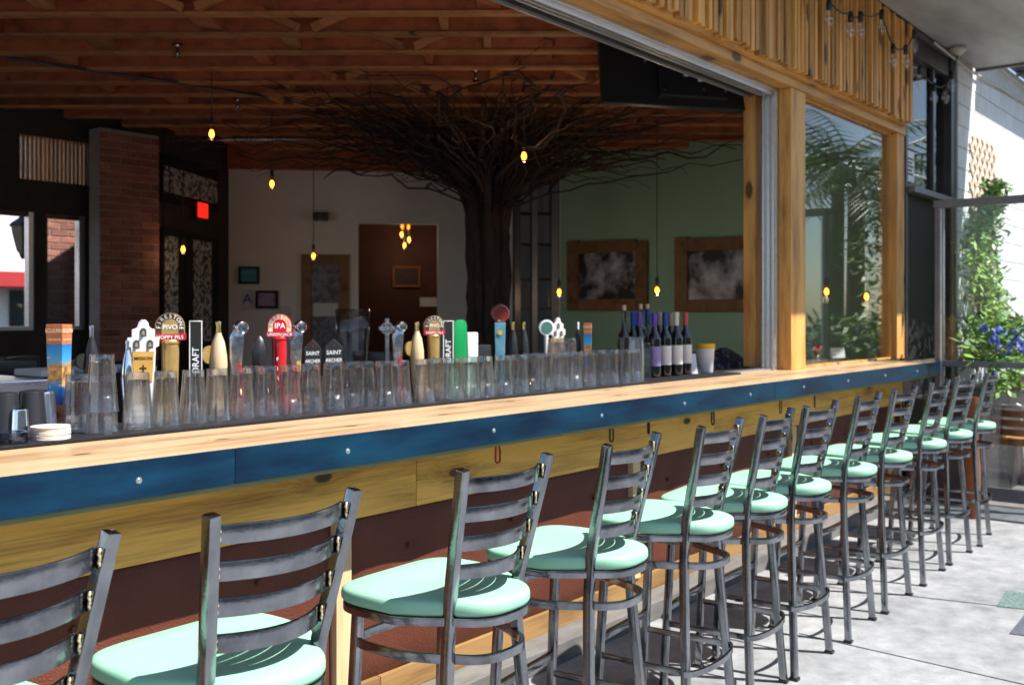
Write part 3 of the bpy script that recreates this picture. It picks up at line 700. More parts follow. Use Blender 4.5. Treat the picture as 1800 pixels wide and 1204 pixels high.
# shade umbrella standing right of the frame, its shadow reaches the patio floor
um = thing('patio_umbrella', 'grey patio umbrella standing on the patio', 'umbrella', (8.0, -1.15, 0))
mb = MB(); rim = [Vector((1.15 * math.cos(R(45 * k)), 1.15 * math.sin(R(45 * k)), 2.2)) for k in range(8)]; top = Vector((0, 0, 2.65))
for k in range(8): mb.add([rim[k], rim[(k + 1) % 8], top, rim[k] - Vector((0, 0, .02)), rim[(k + 1) % 8] - Vector((0, 0, .02)), top - Vector((0, 0, .02))], [(0, 1, 2), (5, 4, 3), (0, 3, 4, 1)])
mb.build('cloth', 'umbrella_cloth', um); MB().tube([(0, 0, 0), (0, 0, 2.62)], .025, 12).build('pole', 'aluminium', um, 2)
MB().lathe([(0, 0), (.3, 0), (.3, .05), (.05, .1), (0, .1)], n=24).build('base', 'dark_bronze', um, True)

# ================================================================== STRING LIGHTS
sg = thing('string_light', 'black string of clear bulbs hanging across the slatted header', 'string light')
bul = [(1457, 2, 2.5), (1495, 24, 2.5), (1513, 24, 2.5), (1550, 20, 2.5), (1570, 80, 2.5), (1592, 82, 2.5), (1607, 55, 2.5), (1617, 118, 2.52), (1642, 148, 2.52), (1662, 148, 2.52), (1673, 128, 2.52)]
hooks = {0: (1440, -30), 3: (1536, -25), 6: (1612, 55), 10: (1686, 96)}
def sag(p, q, d, n=8): return [p.lerp(q, i / n) - Vector((0, 0, d * 4 * (i / n) * (1 - i / n))) for i in range(n + 1)]
tops = [atY(u, v, y) for u, v, y in bul]
cab = MB()
for i in range(len(tops) - 1): cab.tube(sag(tops[i], tops[i + 1], .03), .006, 6)
cab.tube(sag(atY(1430, -40, 2.5), tops[0], .02), .006, 6); cab.tube(sag(tops[-1], Vector((9.4, 2.5, 3.74)), .02), .006, 6)
cab.build('cable', 'cable_black', sg, 2)
for p in tops:
    MB().lathe([(.0, .012), (.014, .01), (.018, -.02), (.018, -.06), (.0, -.062)], p, 12).build('socket', 'cable_black', sg, 2)
    MB().lathe([(.012, -.058), (.018, -.07), (.030, -.11), (.026, -.15), (.010, -.175), (.0005, -.178)], p, 14, cap=False).build('bulb', 'clear_bulb', sg, 2)

# ================================================================== THINGS ON THE BAR
GZ = 1.0782
def pint_mesh():
    h = .172; o = [(.0, h), (.033, h), (.0345, h - .004), (.0352, h - .022), (.0475, .002), (.0478, 0)]
    i = [(.0452, 0), (.0444, .002), (.0318, h - .024), (.0300, h - .030), (.0, h - .031)]
    n = 60; rings = []
    for k, (r, z) in enumerate(o + i):
        q = .022 if k >= len(o) else 0
        rings.append([Vector((max(r, 1e-5) * (1 + q * math.cos(12 * 6.2832 * t / n)) * math.cos(6.2832 * t / n), max(r, 1e-5) * (1 + q * math.cos(12 * 6.2832 * t / n)) * math.sin(6.2832 * t / n), z)) for t in range(n)])
    return MB().loft(rings, False).build('pint_glass', 'pint_glass', None, 2)
pg = pint_mesh(); PGM = pg.data; bpy.data.objects.remove(pg)
def pint(x, y, z, lab, grp='upturned pint glasses on the bar mat'):
    o = obj('pint_glass', PGM, None, (x, y, z), (0, 0, random.uniform(0, 6))); return tag(o, lab, 'glass', grp)
row = [242, 291, 340, 382, 424, 447, 469, 510, 546, 585, 614, 642, 675, 704, 745, 772, 797, 826, 852, 884, 912, 932, 956, 985, 1007, 1032, 1052, 1072, 1094, 1114]
for k, u in enumerate(row):
    y = 2.862 if u < 600 else 2.862 - .045 * min(1, (u - 600) / 150)
    y += {447: .06, 614: .045, 642: .03, 772: .05, 932: .05, 1052: .05}.get(u, 0)
    pint(atY(u, 700, y).x, y, GZ, 'upturned clear pint glass on the bar mat, %s to the right of the stacked pair' % ORD[k])
sx = atY(179, 720, 2.83)
pint(sx.x, 2.83, GZ, 'upturned pint glass at the bottom of the stacked pair beside the coasters')
pint(sx.x, 2.83, GZ + .062, 'upturned pint glass on top of the stacked pair, highest glass at the left')
pint(atY(137, 720, 2.93).x, 2.93, GZ, 'upturned pint glass half hidden between the blue tap handle and the stacked pair')
for k, (u, y) in enumerate(((975, 2.98), (1000, 2.98), (985, 3.0))):
    if k < 2: pint(atY(u, 650, y).x, y, GZ + .062, 'raised pint glass behind the row, %s of two by the smaller mission handle' % ('left' if k == 0 else 'right'))
    if k < 2: pint(atY(u, 650, y).x, y, GZ, 'pint glass beneath the %s raised one by the smaller mission handle' % ('left' if k == 0 else 'right'))
# faceted rocks glasses at the right end
fm = MB()
n = 16; prof = [(.0, .088), (.034, .088), (.036, .08), (.042, .0), (.039, .0), (.033, .07), (.0, .072)]
fm.loft([[Vector((max(r, 1e-4) * (1 + (.05 if k % 2 else 0)) * math.cos(6.2832 * k / n), max(r, 1e-4) * (1 + (.05 if k % 2 else 0)) * math.sin(6.2832 * k / n), z)) for k in range(n)] for r, z in prof], False)
fo = fm.build('rocks_glass', 'pint_glass'); FM = fo.data; bpy.data.objects.remove(fo)
for c_, u in enumerate((1118, 1133)):
    for lv in range(4 if c_ else 5):
        p = atY(u, 650, 2.85 + .08 * c_)
        tag(obj('rocks_glass', FM, None, (p.x, p.y, GZ + lv * .036)), 'faceted rocks glass in the %s nested stack, %s from the bottom' % ('left' if not c_ else 'right', ORD[lv]), 'glass', 'nested rocks glasses')
# coasters, shakers, ashtray
co = atY(89, 770, 2.80)
cm = MB().lathe([(.0, 0), (.052, 0), (.0525, .001), (.0525, .0035), (.052, .0045), (.0, .0045)], n=40).build('beer_coaster', 'cardboard'); CMM = cm.data; bpy.data.objects.remove(cm)
for k in range(8): tag(obj('beer_coaster', CMM, None, (co.x + random.uniform(-.0015, .0015), 2.80 + random.uniform(-.0015, .0015), GZ + k * .0047), (0, 0, k)), 'round cardboard coaster, %s from the bottom of the stack at the left' % ORD[k], 'coaster', 'stacked coasters')
def shaker(u, vt, y, r0, r1, h, lab, m='chrome'):
    p = atY(u, vt, y); t = thing('cocktail_shaker', lab, 'shaker', (p.x, y, GZ if y < 3.03 else 1.06), group='metal shakers at the left of the mat')
    MB().lathe([(r1 * .6, h), (r1 * .95, h - .002), (r1, h - .008), (r0, 0.004), (r0 * 1.03, .0)], n=28).build('cup', m, t, True)
    MB().lathe([(r1 * .58, h + .0005), (r1 * .3, h + .0015), (.0005, h + .001)], n=28).build('base_disc', m, t, True)
shaker(35, 730, 2.88, .026, .022, .085, 'short chrome shaker cup in front of the taller cups', 'chrome')
shaker(56, 705, 2.95, .044, .034, .13, 'tall black lacquered shaker cup beside the blue tap handle', 'black_plastic')
shaker(78, 710, 2.96, .036, .03, .125, 'chrome shaker cup half hidden behind the blue tap handle')
shaker(8, 715, 2.93, .044, .036, .13, 'dark shaker cup at the left frame edge', 'black_plastic')
ap = atY(18, 770, 2.80)
at_ = thing('glass_ashtray', 'dark cut glass bowl at the left end of the mat', 'bowl', (ap.x, 2.80, GZ))
n = 24; MB().loft([[Vector((r * (1 + .06 * (k % 2)) * math.cos(6.2832 * k / n), r * (1 + .06 * (k % 2)) * math.sin(6.2832 * k / n), z)) for k in range(n)] for r, z in ((.03, .0), (.045, .004), (.05, .018), (.042, .03), (.036, .03), (.03, .012), (.002, .01))]).build('bowl', 'smoked_glass', at_, True)

# ------------------------------------------------------------------ draft tower and tap handles
TY = 3.085
tw = thing('draft_tower', 'long stainless draft tower carrying the row of tap handles', 'draft tower')
MB().tube([(1.2, 3.2, .99), (4.2, 3.2, .99)], .055, 20).build('pipe', 'stainless', tw, True)
for x in (1.35, 2.7, 4.05): MB().lathe([(.04, .0), (.04, .94)], (x, 3.2, 0), 16).build('column', 'stainless', tw, True)
HFACE = R(-33)
def handle(u, vt, lab, y=TY, rz=HFACE, vb=None):
    """Empty at the foot of a tap handle; returns it, its height and metres per picture pixel there."""
    p = atY(u, vt, y); d = (p - EYE).dot(FW); s = d / FPX; z0 = 1.09
    t = thing('tap_handle', lab, 'tap handle', (p.x, y, z0), rz, 'tap handles on the draft tower')
    mb = MB(); mb.lathe([(.009, -.035), (.011, -.02), (.011, .0), (.0, .001)], n=12); 
    mb.tube([(0, 0, -.03), (0, .03, -.05), (0, .07, -.06)], .009, 8); mb.build('faucet_stem', 'chrome', t, True)
    return t, p.z - z0, s
def text(t, m, items, y):
    mb = MB()
    for it in items: write(mb, it[0], it[1], it[2], it[3], y, *(it[4:]))
    mb.build('lettering', m, t)
def sculpin(u, vt, w, lab):
    t, h, s = handle(u, vt, lab, 3.02, R(-58)); a = w * s / 1.42; b = a * .78
    def seg(nm, m, f0, f1, e=0):
        k = lambda f: (b + (a - b) * f) / 2 + e
        MB().loft([[Vector((x * k(f), y * k(f), f * h)) for x, y in ((-1, -1), (1, -1), (1, 1), (-1, 1))] for f in (f0, f1)]).build(nm, m, t, bevel=.001)
    seg('base_band', 'copper_band', 0, .21); seg('picture_panel', 'fish_panel', .2105, .8); seg('cap_band', 'copper_band', .8005, 1)
    hw = a / 2 * .96
    for M in (Matrix.Identity(4), RZ(R(-90)), RZ(R(90))):
        mb = MB(); write(mb, 'SCULPIN', a * .31, 0, h * .935, -hw - .0022, 0, .85, M); write(mb, 'India Pale Ale', a * .14, 0, h * .85, -hw - .001, 0, 1, M); mb.build('lettering', 'cream', t)
        mb = MB(); mb.lathe([(.0, 0), (a * .26, 0), (a * .26, .0015), (.0, .0015)], (0, 0, 0), 20, M @ Matrix.Translation((0, -b / 2 * 1.03 - .001, h * .11)) @ Matrix.Rotation(R(90), 4, 'X')); mb.build('emblem', 'ink_brown', t)
def bottle(u, vt, w, lab, m, tip, disc=None, y=TY):
    t, h, s = handle(u, vt, lab, y); r = w * s / 2
    MB().lathe([(r * .55, 0), (r * .75, h * .2), (r, h * .5), (r * .96, h * .6), (r * .7, h * .76), (r * .36, h * .85), (r * .33, h * .87), (.0, h * .871)], n=24).build('grip', m, t, True)
    MB().lathe([(r * .28, h * .87), (r * .30, h * .9), (r * .24, h * .92), (r * .34, h * .985), (r * .28, h), (.0, h)], n=16).build('tip', tip, t, True)
    if disc:
        M = Matrix.Translation((-r * 1.0, -.005, h * .62)) @ RZ(R(30)) @ Matrix.Rotation(R(90), 4, 'X')
        MB().lathe([(.0, -.006), (r * 1.0, -.006), (r * 1.05, 0), (r * 1.0, .006), (0, .006)], n=28, M=M).build('disc', disc, t, True)
    return t
def mission(u, vt, w, lab):
    t, h0, s = handle(u, vt, lab); a = w * s / 2
    class HH:
        def __rmul__(q, f): return h0 * (.27 + .73 * f) if f else 0
        def __mul__(q, f): return h0 * (.27 + .73 * f) if f else 0
    h = HH()
    pr = [(-a * .62, 0), (a * .62, 0), (a * .78, h * .6), (a * .98, h * .62), (a, h * .74), (a * .72, h * .75), (a * .72, h * .86), (a * .5, h * .875), (a * .36, h * .9), (a * .3, h * .96), (a * .12, h0), (-a * .12, h0), (-a * .3, h * .96), (-a * .36, h * .9), (-a * .5, h * .875), (-a * .72, h * .86), (-a * .72, h * .75), (-a, h * .74), (-a * .98, h * .62), (-a * .78, h * .6)]
    MB().prism(pr, -.012, .014).build('facade', 'white_enamel', t, bevel=.002)
    for x, z in ((-a * .42, h * .60), (a * .42, h * .60), (0, h * .77)):
        q = a * .2; ar = [(x - q, z), (x + q, z)] + arcpts(q, 0, math.pi, 8, x, z + h0 * .05)
        w_ = MB().prism(ar, -.0135, -.012).build('arch', 'pewter', t)
        MB().lathe([(.0, h0 * .045), (q * .3, h0 * .04), (q * .55, .0), (.0, .0)], (x, -.016, z + h0 * .012), 12).build('bell', 'brass', t, True)
    MB().prism([(-a * .56, h * .12), (a * .56, h * .12), (a * .68, h * .55), (-a * .68, h * .55)], -.0145, -.0122).build('label_plate', 'amber_label', t)
    text(t, 'ink', [('MISSION', a * .30, 0, h * .45), ('+', a * .9, 0, h * .30)], -.0155)
    return t
def firestone(u, vt, w, lab, red=False, pm=1):
    t, h, s = handle(u, vt, lab); a = w * s / 2; zc = h - a * .98
    body = 'red_enamel' if red else 'gold_paint'
    MB().lathe([(a * .42, 0), (a * .55, h * .3), (a * .62, zc - a * 1.2), (a * .68, zc - a * 1.15), (a * .68, zc - a * 1.0), (a * .6, zc - a * .9), (.0, zc - a * .89)], n=28).build('grip', body, t, True)
    pq = [(-a, zc - a * .95), (a, zc - a * .95)] + arcpts(a, 0, math.pi, 20, 0, zc)
    MB().prism(pq, -.016, .014).build('plaque', 'red_enamel' if red else 'gold_paint', t, bevel=.002)
    def arch(r, f, nm, m, y): MB().prism([(-r, zc - a * .5), (r, zc - a * .5)] + arcpts(r, 0, math.pi, 18, 0, zc), y, -.0155).build(nm, m, t)
    arch(a * .93, 1, 'rim_panel', 'cream' if red else 'ink_brown', -.0172); arch(a * .56, 1, 'inner_panel', 'red_enamel' if red else 'gold_paint', -.0182)
    mb = MB(); wd = 'FIRESTONE'; n = len(wd)
    for i, ch in enumerate(wd):
        an = R(196 - 212 * (i + .5) / n - 2); rr = a * .745; write(mb, ch, a * .38, rr * math.cos(an), zc + rr * math.sin(an), -.0195, an - math.pi / 2)
    mb.build('lettering', 'red_enamel' if red else 'chalk', t)
    text(t, 'chalk', [('IPA' if red else 'PIVO', a * (.62 if red else .46), 0, zc - a * .02)], -.0195)
    bn = [(-a * 1.08, zc - a * .88)] + [(-a * 1.08 + a * 2.16 * i / 10, zc - a * .45 - a * .08 * math.sin(math.pi * i / 10)) for i in range(11)] + [(a * 1.08, zc - a * .88)] + [(a * 1.08 - a * 2.16 * i / 10, zc - a * .90 - a * .1 * math.sin(math.pi * i / 10)) for i in range(1, 10)]
    MB().prism(bn, -.0225, -.0165).build('banner', 'crimson_banner', t, bevel=.0008)
    text(t, 'chalk', [('UNION JACK' if red else 'HOPPY PILS', a * .345, 0, zc - a * .73)], -.0235)
    if red:
        mb = MB()
        for i, ch in enumerate('FIRES'): write(mb, ch, a * .42, -a * .2, h * .50 - i * h * .105, -a * .62)
        mb.build('lettering', 'chalk', t)
    else:
        M = Matrix.Translation((a * .06, -a * .56, h * .36)) @ Matrix.Rotation(R(90), 4, 'X')
        mb = MB(); mb.tube([(0, -a * .56, h * .43), (a * .2, -a * .55, h * .42), (a * .22, -a * .54, h * .36), (0, -a * .57, h * .33), (-a * .12, -a * .57, h * .28), (a * .15, -a * .56, h * .24)], a * .06, 6); mb.tube([(-a * .2, -a * .55, h * .40), (a * .05, -a * .57, h * .38), (-a * .1, -a * .56, h * .33)], a * .05, 6); mb.build('lion_mark', 'ink_brown', t, 2)
    return t
def draft(u, vt, w, lab):
    t, h, s = handle(u, vt, lab); a = w * s / 2
    MB().prism([(-a, 0), (a, 0), (a, h), (-a, h)], -.011, .011).build('board', 'ink', t, bevel=.001)
    e = a * .14
    mb = MB()
    for q in ((-a + e * .4, -a + e * 1.4, 0, h - e * .4), (a - e * 1.4, a - e * .4, 0, h - e * .4), (-a + e * 1.4, a - e * 1.4, h - e * 1.4, h - e * .4)): mb.box(q[0], q[1], -.0122, -.0108, q[2], q[3])
    mb.build('outline', 'chalk', t)
    text(t, 'chalk', [('DRAFT', a * 1.35, a * .02, h * .56, R(90), .95)], -.0125)
    mb = MB(); M = RZ(R(-90)); write(mb, 'company', .016, 0, h * .5, -a - .0008, R(90), 1, M); mb.build('side_lettering', 'chalk', t)
    return t
def swan(u, vt, w, lab, strip='red_enamel'):
    t, h, s = handle(u, vt, lab); a = w * s / 2
    MB().sweep([(0, 0, 0), (-a * .15, 0, h * .35), (-a * .3, 0, h * .55), (-a * .2, 0, h * .8), (0, 0, h * .9)], [(-.011, -a * .45), (.011, -a * .45), (.014, 0), (.011, a * .45), (-.011, a * .45), (-.014, 0)], scale=[.8, .9, 1.35, 1.5, 1.1], up=(1, 0, 0)).build('neck', 'pewter', t, True, .002)
    M = Matrix.Translation((a * .22, -.004, h - a * .72)) @ RZ(R(25)) @ Matrix.Rotation(R(90), 4, 'X')
    MB().lathe([(0, -.012), (a * .6, -.012), (a * .7, -.008), (a * .72, 0), (a * .7, .008), (a * .6, .014), (a * .54, .015), (a * .5, .011), (0, .010)], n=32, M=M).build('disc', 'chrome', t, True)
    MB().prism([(-a * .22, h * .05), (a * .22, h * .05), (a * .2, h * .5), (-a * .2, h * .5)], -.0175, -.012).build('label_strip', strip, t, bevel=.0008)
    MB().prism([(-a * .2, h * .52), (a * .2, h * .52), (a * .1, h * .6), (-a * .1, h * .6)], -.017, -.012).build('label_crest', 'brass', t)
    return t
def house(u, vt, w, lab):
    t, h, s = handle(u, vt, lab); a = w * s / 2
    MB().prism([(-a * .8, 0), (a * .8, 0), (a, h * .82), (a * .92, h * .87), (0, h), (-a * .92, h * .87), (-a, h * .82)], -.014, .014).build('plaque', 'ink', t, bevel=.003)
    text(t, 'chalk', [('SAINT', a * .62, 0, h * .77, 0, .92), ('ARCHER', a * .56, 0, h * .645, 0, .82)], -.0148)
    mb = MB()
    for an in (-40, 0, 40): mb.prism([(-a * .04, 0), (a * .04, 0), (0, a * .3)], -.0152, -.0142, Matrix.Translation((0, 0, h * .875)) @ Matrix.Rotation(R(an), 4, 'Y'))
    mb.build('emblem', 'red_enamel' if u < 550 else 'brass', t)
    return t
def slab(u, vt, w, lab, m, rnd=.5, deep=.02):
    t, h, s = handle(u, vt, lab); a = w * s / 2
    MB().prism([(-a * .75, 0), (a * .75, 0), (a, h * .45), (a, h - a * rnd)] + arcpts(a * rnd, 0, R(90), 6, a - a * rnd, h - a * rnd)[1:] + arcpts(a * rnd, R(90), R(180), 6, -a + a * rnd, h - a * rnd), -deep, deep).build('paddle', m, t, True, .004)
    return t
sculpin(104, 570, 44, 'blue and copper square tap handle with a painted fish, tallest at the left')
bottle(161, 572, 27, 'black bottle shaped tap handle with silver tip and black disc, leftmost of the black ones', 'black_plastic', 'pewter', 'black_paint')
bottle(224, 598, 22, 'chrome bulb shaped tap handle behind the stacked pint glasses', 'chrome', 'chrome')
mission(252, 562, 53, 'white mission bell tower tap handle with amber label, the larger one at the left')
firestone(299, 550, 50, 'larger gold tap handle with dark arched plaque and red banner')
draft(344, 563, 23, 'black board tap handle with white outline, left of the nearer wooden handle')
bottle(384, 565, 31, 'tan turned wood tap handle with brass tip, the one nearer the camera', 'tan_wood', 'brass', 'gold_paint')
swan(420, 563, 36, 'pewter tap handle with round disc head and red strip, left of the black spoon handle')
def spoon(u, vt, w, lab):
    t, h, s = handle(u, vt, lab); a = w * s / 2
    MB().sweep([(0, 0, 0), (0, 0, h * .35), (0, 0, h * .5), (0, 0, h * .75), (0, 0, h * .93), (0, 0, h)], [(-.01, -a * .5), (.01, -a * .5), (.014, 0), (.01, a * .5), (-.01, a * .5), (-.014, 0)], scale=[.5, .6, 1.6, 2.0, 1.4, .5], up=(1, 0, 0)).build('paddle', 'black_plastic', t, True, .002)
spoon(455, 590, 24, 'glossy black spoon shaped tap handle beside the red plaque handle')
firestone(491, 552, 42, 'bright red tap handle with arched cream and red plaque', True)
swan(524, 563, 33, 'pewter tap handle with disc head and amber strip, right of the red plaque handle', 'amber_label')
house(549, 596, 30, 'black house shaped tap handle with red arrow mark, the left of the pair')
house(586, 595, 33, 'black house shaped tap handle with yellow arrow mark, the right of the pair')
def cross(u, vt, w, lab):
    t, h, s = handle(u, vt, lab); a = w * s / 2; zc = h - a * 1.15
    mb = MB(); mb.box(-a * .24, a * .24, -.012, .012, h * .0, h); MB.build(mb, 'shaft', 'pewter', t, bevel=.003)
    MB().box(-a * .95, a * .95, -.0115, .0115, zc - a * .22, zc + a * .22).build('arm', 'pewter', t, bevel=.003)
    MB().rect([(a * .62 * math.cos(k), -.0, zc + a * .62 * math.sin(k)) for k in [6.2832 * i / 24 for i in range(24)]], a * .24, .020, True, up=(0, 1, 0)).build('ring', 'chrome', t, True)
    mb = MB()
    for q in range(5): mb.lathe([(0, .004), (a * .1, .002), (a * .12, 0)], n=10, M=Matrix.Translation(((0, a * .7, -a * .7, 0, 0)[q], -.0125, zc + (0, 0, 0, a * .75, -a * .75)[q])) @ Matrix.Rotation(R(90), 4, 'X'))
    mb.build('boss', 'chrome', t, 2)
    MB().box(-a * .2, a * .2, -.0135, -.0122, h * .1, h * .42).build('label_strip', 'ink', t); text(t, 'chalk', [('L', a * .5, 0, h * .3)], -.0145)
cross(680, 560, 30, 'silver celtic cross tap handle')
swan(702, 564, 28, 'pewter tap handle with disc head right of the celtic cross')
bottle(733, 566, 25, 'tan turned wood tap handle with brass tip, the one farther along the bar', 'tan_wood', 'brass', 'gold_paint')
firestone(762, 555, 35, 'smaller gold tap handle with dark arched plaque, near the green handle')
draft(787, 563, 20, 'black tap handle board with white outline, the one right beside the green paddle')
slab(807, 562, 25, 'plain kelly green rounded paddle tap handle', 'kelly_green', .8)
slab(829, 584, 20, 'plain white rounded rectangular tap handle', 'white_enamel', .25)
t_ = slab(850, 606, 24, 'short black tap handle with a white letter', 'ink', .2); text(t_, 'chalk', [('S', .035, .004, .095)], -.0208)
def bluebox(u, vt, lab):
    t, h, s = handle(u, vt, lab, TY, R(-50)); h = h * .86; a = .03
    hb = atY(u, 567, TY).z - 1.09
    MB().loft([[Vector((x * k, y * k, z)) for x, y in ((-1, -1), (1, -1), (1, 1), (-1, 1))] for k, z in ((.019, 0), (.0265, hb))]).build('body', 'sky_blue', t, bevel=.0015)
    MB().lathe([(0, .0), (.012, 0), (.012, .0012), (0, .0012)], n=16, M=Matrix.Translation((0, -.0268, hb * .84)) @ Matrix.Rotation(R(90), 4, 'X')).build('emblem', 'yellow_plastic', t)
    M = Matrix.Translation((0, 0, hb + .044)) @ RZ(R(15)) @ Matrix.Rotation(R(90), 4, 'X')
    MB().lathe([(0, -.014), (.040, -.014), (.045, -.009), (.046, 0), (.045, .009), (.040, .014), (.036, .0145), (.034, .012), (0, .012)], n=36, M=M).build('disc', 'dark_red', t, True)
bluebox(879, 520, 'pale blue square tap handle topped with a dark red round disc')
bottle(902, 566, 17, 'black bottle shaped tap handle with brass tip, left of the matching pair', 'black_plastic', 'brass')
bottle(921, 566, 17, 'black bottle shaped tap handle with brass tip, right of the matching pair', 'black_plastic', 'brass')
def disch(u, vt, lab):
    t, h, s = handle(u, vt, lab); r = 14 * s
    MB().lathe([(.01, 0), (.012, h - r * 1.9), (0, h - r * 1.9)], n=14).build('grip', 'white_enamel', t, True)
    M = Matrix.Translation((0, 0, h - r)) @ Matrix.Rotation(R(90), 4, 'X')
    MB().lathe([(0, -.011), (r, -.011), (r, .011), (0, .011)], n=30, M=M).build('rim', 'white_enamel', t, True, .002)
    MB().lathe([(0, .0111), (r * .78, .0112), (r * .76, .013), (0, .013)], n=30, M=M).build('face', 'teal_green', t, True)
disch(960, 562, 'round white rimmed tap handle with green face')
mission(980, 558, 27, 'white mission bell tower tap handle, the smaller one far along the bar')
bottle(1016, 566, 13, 'slim black tap handle with white tip beside the small blue handle', 'black_plastic', 'white_enamel')
sculpin(1033, 568, 20, 'blue and copper square tap handle, the smaller one far along the bar')
# clear pitcher
pp = atY(620, 543, 3.3)
ph = thing('blender_jar', 'clear plastic blender jar with black base behind the black house handles', 'jar', (pp.x, 3.3, .9))
hh = pp.z - .9
MB().lathe([(.046, .24), (.055, .26), (.075, hh * .8), (.076, hh), (.072, hh), (.070, hh * .8), (.05, .265), (.0, .26)], n=32, cap=False).build('jar', 'pitcher_plastic', ph, 2)
MB().lathe([(.075, 0), (.078, .02), (.06, .2), (.05, .238), (0, .239)], n=28).build('motor_base', 'black_plastic', ph, True)
MB().lathe([(.0, 0), (.03, 0), (.03, .02), (0, .02)], (0, 0, .262), 16).build('blade_collar', 'chrome', ph, True)
tag(box('work_counter', 'stainless', (-1, 6.0, 3.28, 3.75, .86, .9), None, .004), 'stainless steel work counter behind the tap handles', 'counter')
for x in (-.9, 2.5, 5.9):
    for y in (3.32, 3.7): MB().tube([(x, y, 0), (x, y, .859)], .02, 10).build('leg', 'stainless', bpy.data.objects['work_counter'], 2)
# wine bottles
def wine(u, vt, y, m, foil, lab, label=None, cork=False):
    p = atY(u, vt, y); h = .30; zt = p.z; z0 = GZ if y < 3.05 else zt - h
    h = zt - z0 if z0 == GZ else h
    t = thing('wine_bottle', lab, 'bottle', (p.x, y, z0), R(-35), 'wine bottles at the end of the mat'); r = .0365
    hb = h if not cork else h - .018
    MB().lathe([(0, 0), (r * .9, 0), (r, .004), (r, hb * .58), (r * .93, hb * .63), (r * .6, hb * .69), (r * .40, hb * .74), (r * .38, hb * .98), (r * .42, hb * .985), (r * .4, hb), (0, hb)], n=28).build('bottle_body', m, t, True)
    if foil: MB().lathe([(r * .405, hb * .79), (r * .41, hb * .8), (r * .41, hb * .975), (r * .44, hb * .98), (r * .42, hb + .001), (0, hb + .0015)], n=20).build('capsule', foil, t, True)
    if cork: MB().lathe([(r * .30, hb * .97), (r * .31, hb + .03), (0, hb + .03)], n=14).build('cork', 'cork', t, True)
    if label:
        pr = [Vector((1.012 * r * math.cos(R(-165 + 150 * k / 16)), 1.012 * r * math.sin(R(-165 + 150 * k / 16)), 0)) for k in range(17)]
        mb = MB(); z1, z2 = hb * .18, hb * .48
        mb.add([p_ + Vector((0, 0, z1)) for p_ in pr] + [p_ + Vector((0, 0, z2)) for p_ in pr], [(k, k + 1, 18 + k, 17 + k) for k in range(16)]); mb.build('bottle_label', label, t, 2)
W = [(1097, 540, 3.02, 'wine_olive', None, 'olive wine bottle with bare cork, leftmost of the bottles', None, True),
     (1113, 549, 2.98, 'wine_glass_black', 'foil_blue', 'dark wine bottle with blue capsule beside the violet capsule, behind the stacked glasses', None, False),
     (1124, 549, 2.95, 'wine_glass_black', 'foil_violet', 'dark wine bottle with bright violet capsule behind the stacked glasses', None, False),
     (1126, 538, 3.06, 'wine_olive', None, 'dark corked wine bottle, left of the two corks side by side', None, True),
     (1138, 538, 3.04, 'wine_glass_black', 'foil_blue', 'blue capsuled wine bottle with a cork standing out, right of the two corks', None, True),
     (1150, 550, 2.90, 'wine_glass_black', 'foil_violet', 'dark wine bottle with lilac label and violet capsule, nearest the nested glasses', 'label_violet', False),
     (1159, 549, 3.0, 'wine_glass_black', 'foil_taupe', 'wine bottle with taupe capsule just behind the lilac labelled one', 'label_paper', False),
     (1169, 549, 2.91, 'wine_glass_black', 'foil_blue', 'wine bottle with blue capsule between lilac and cream bottles', 'label_paper', False),
     (1179, 550, 2.99, 'wine_glass_black', 'foil_taupe', 'wine bottle with grey capsule behind the cream capsuled one', 'label_paper', False),
     (1189, 549, 2.90, 'wine_glass_black', 'foil_cream', 'wine bottle with cream white capsule and white label', 'label_paper', False),
     (1205, 549, 2.92, 'wine_glass_black', 'foil_rose', 'wine bottle with rose red capsule, rightmost of the bottles', 'label_paper', False)]
for w in W: wine(*w)
cp = atY(1240, 600, 2.93)
ct = thing('juice_container', 'white plastic container with yellow collar beside the wine bottles', 'container', (cp.x, 2.93, GZ - .0108), R(-35))
MB().lathe([(0, 0), (.042, 0), (.045, .004), (.055, .155), (0, .156)], n=28).build('body', 'white_plastic', ct, True)
MB().lathe([(.0, .1562), (.057, .157), (.058, .16), (.058, .185), (.0, .186)], n=28).build('collar', 'yellow_plastic', ct, True)
cl = thing('folded_card', 'white menu card leaning beside the juice container', 'card', (atY(1222, 640, 2.90).x, 2.90, 1.0672), R(-30))
MB().box(-.02, .02, 0, .003, 0, .13, Matrix.Rotation(R(-12), 4, 'X')).build('card', 'white_plastic', cl); MB().box(.022, .045, .004, .008, 0, .14, Matrix.Rotation(R(-12), 4, 'X') @ Matrix.Rotation(R(-8), 4, 'Y')).build('black_strip', 'ink', cl)
bp_ = atY(1295, 640, 3.12)
bg = thing('patterned_bag', 'dark patterned cloth bag lying behind the bar top', 'bag', (bp_.x, 3.22, .9))
rb = random.Random(5); mb = MB(); rg = []
for j in range(7):
    z = .0 + .30 * j / 6; k0 = (.20, .24, .25, .22, .18, .12, .03)[j]
    rg.append([Vector((k0 * 1.5 * math.cos(6.2832 * k / 24) * (1 + .1 * math.sin(3 * k + j)), k0 * .6 * math.sin(6.2832 * k / 24) * (1 + .12 * math.sin(2 * k + j * 2)), z)) for k in range(24)])
mb.loft(rg).build('cloth', 'fabric_dark', bg, 2)
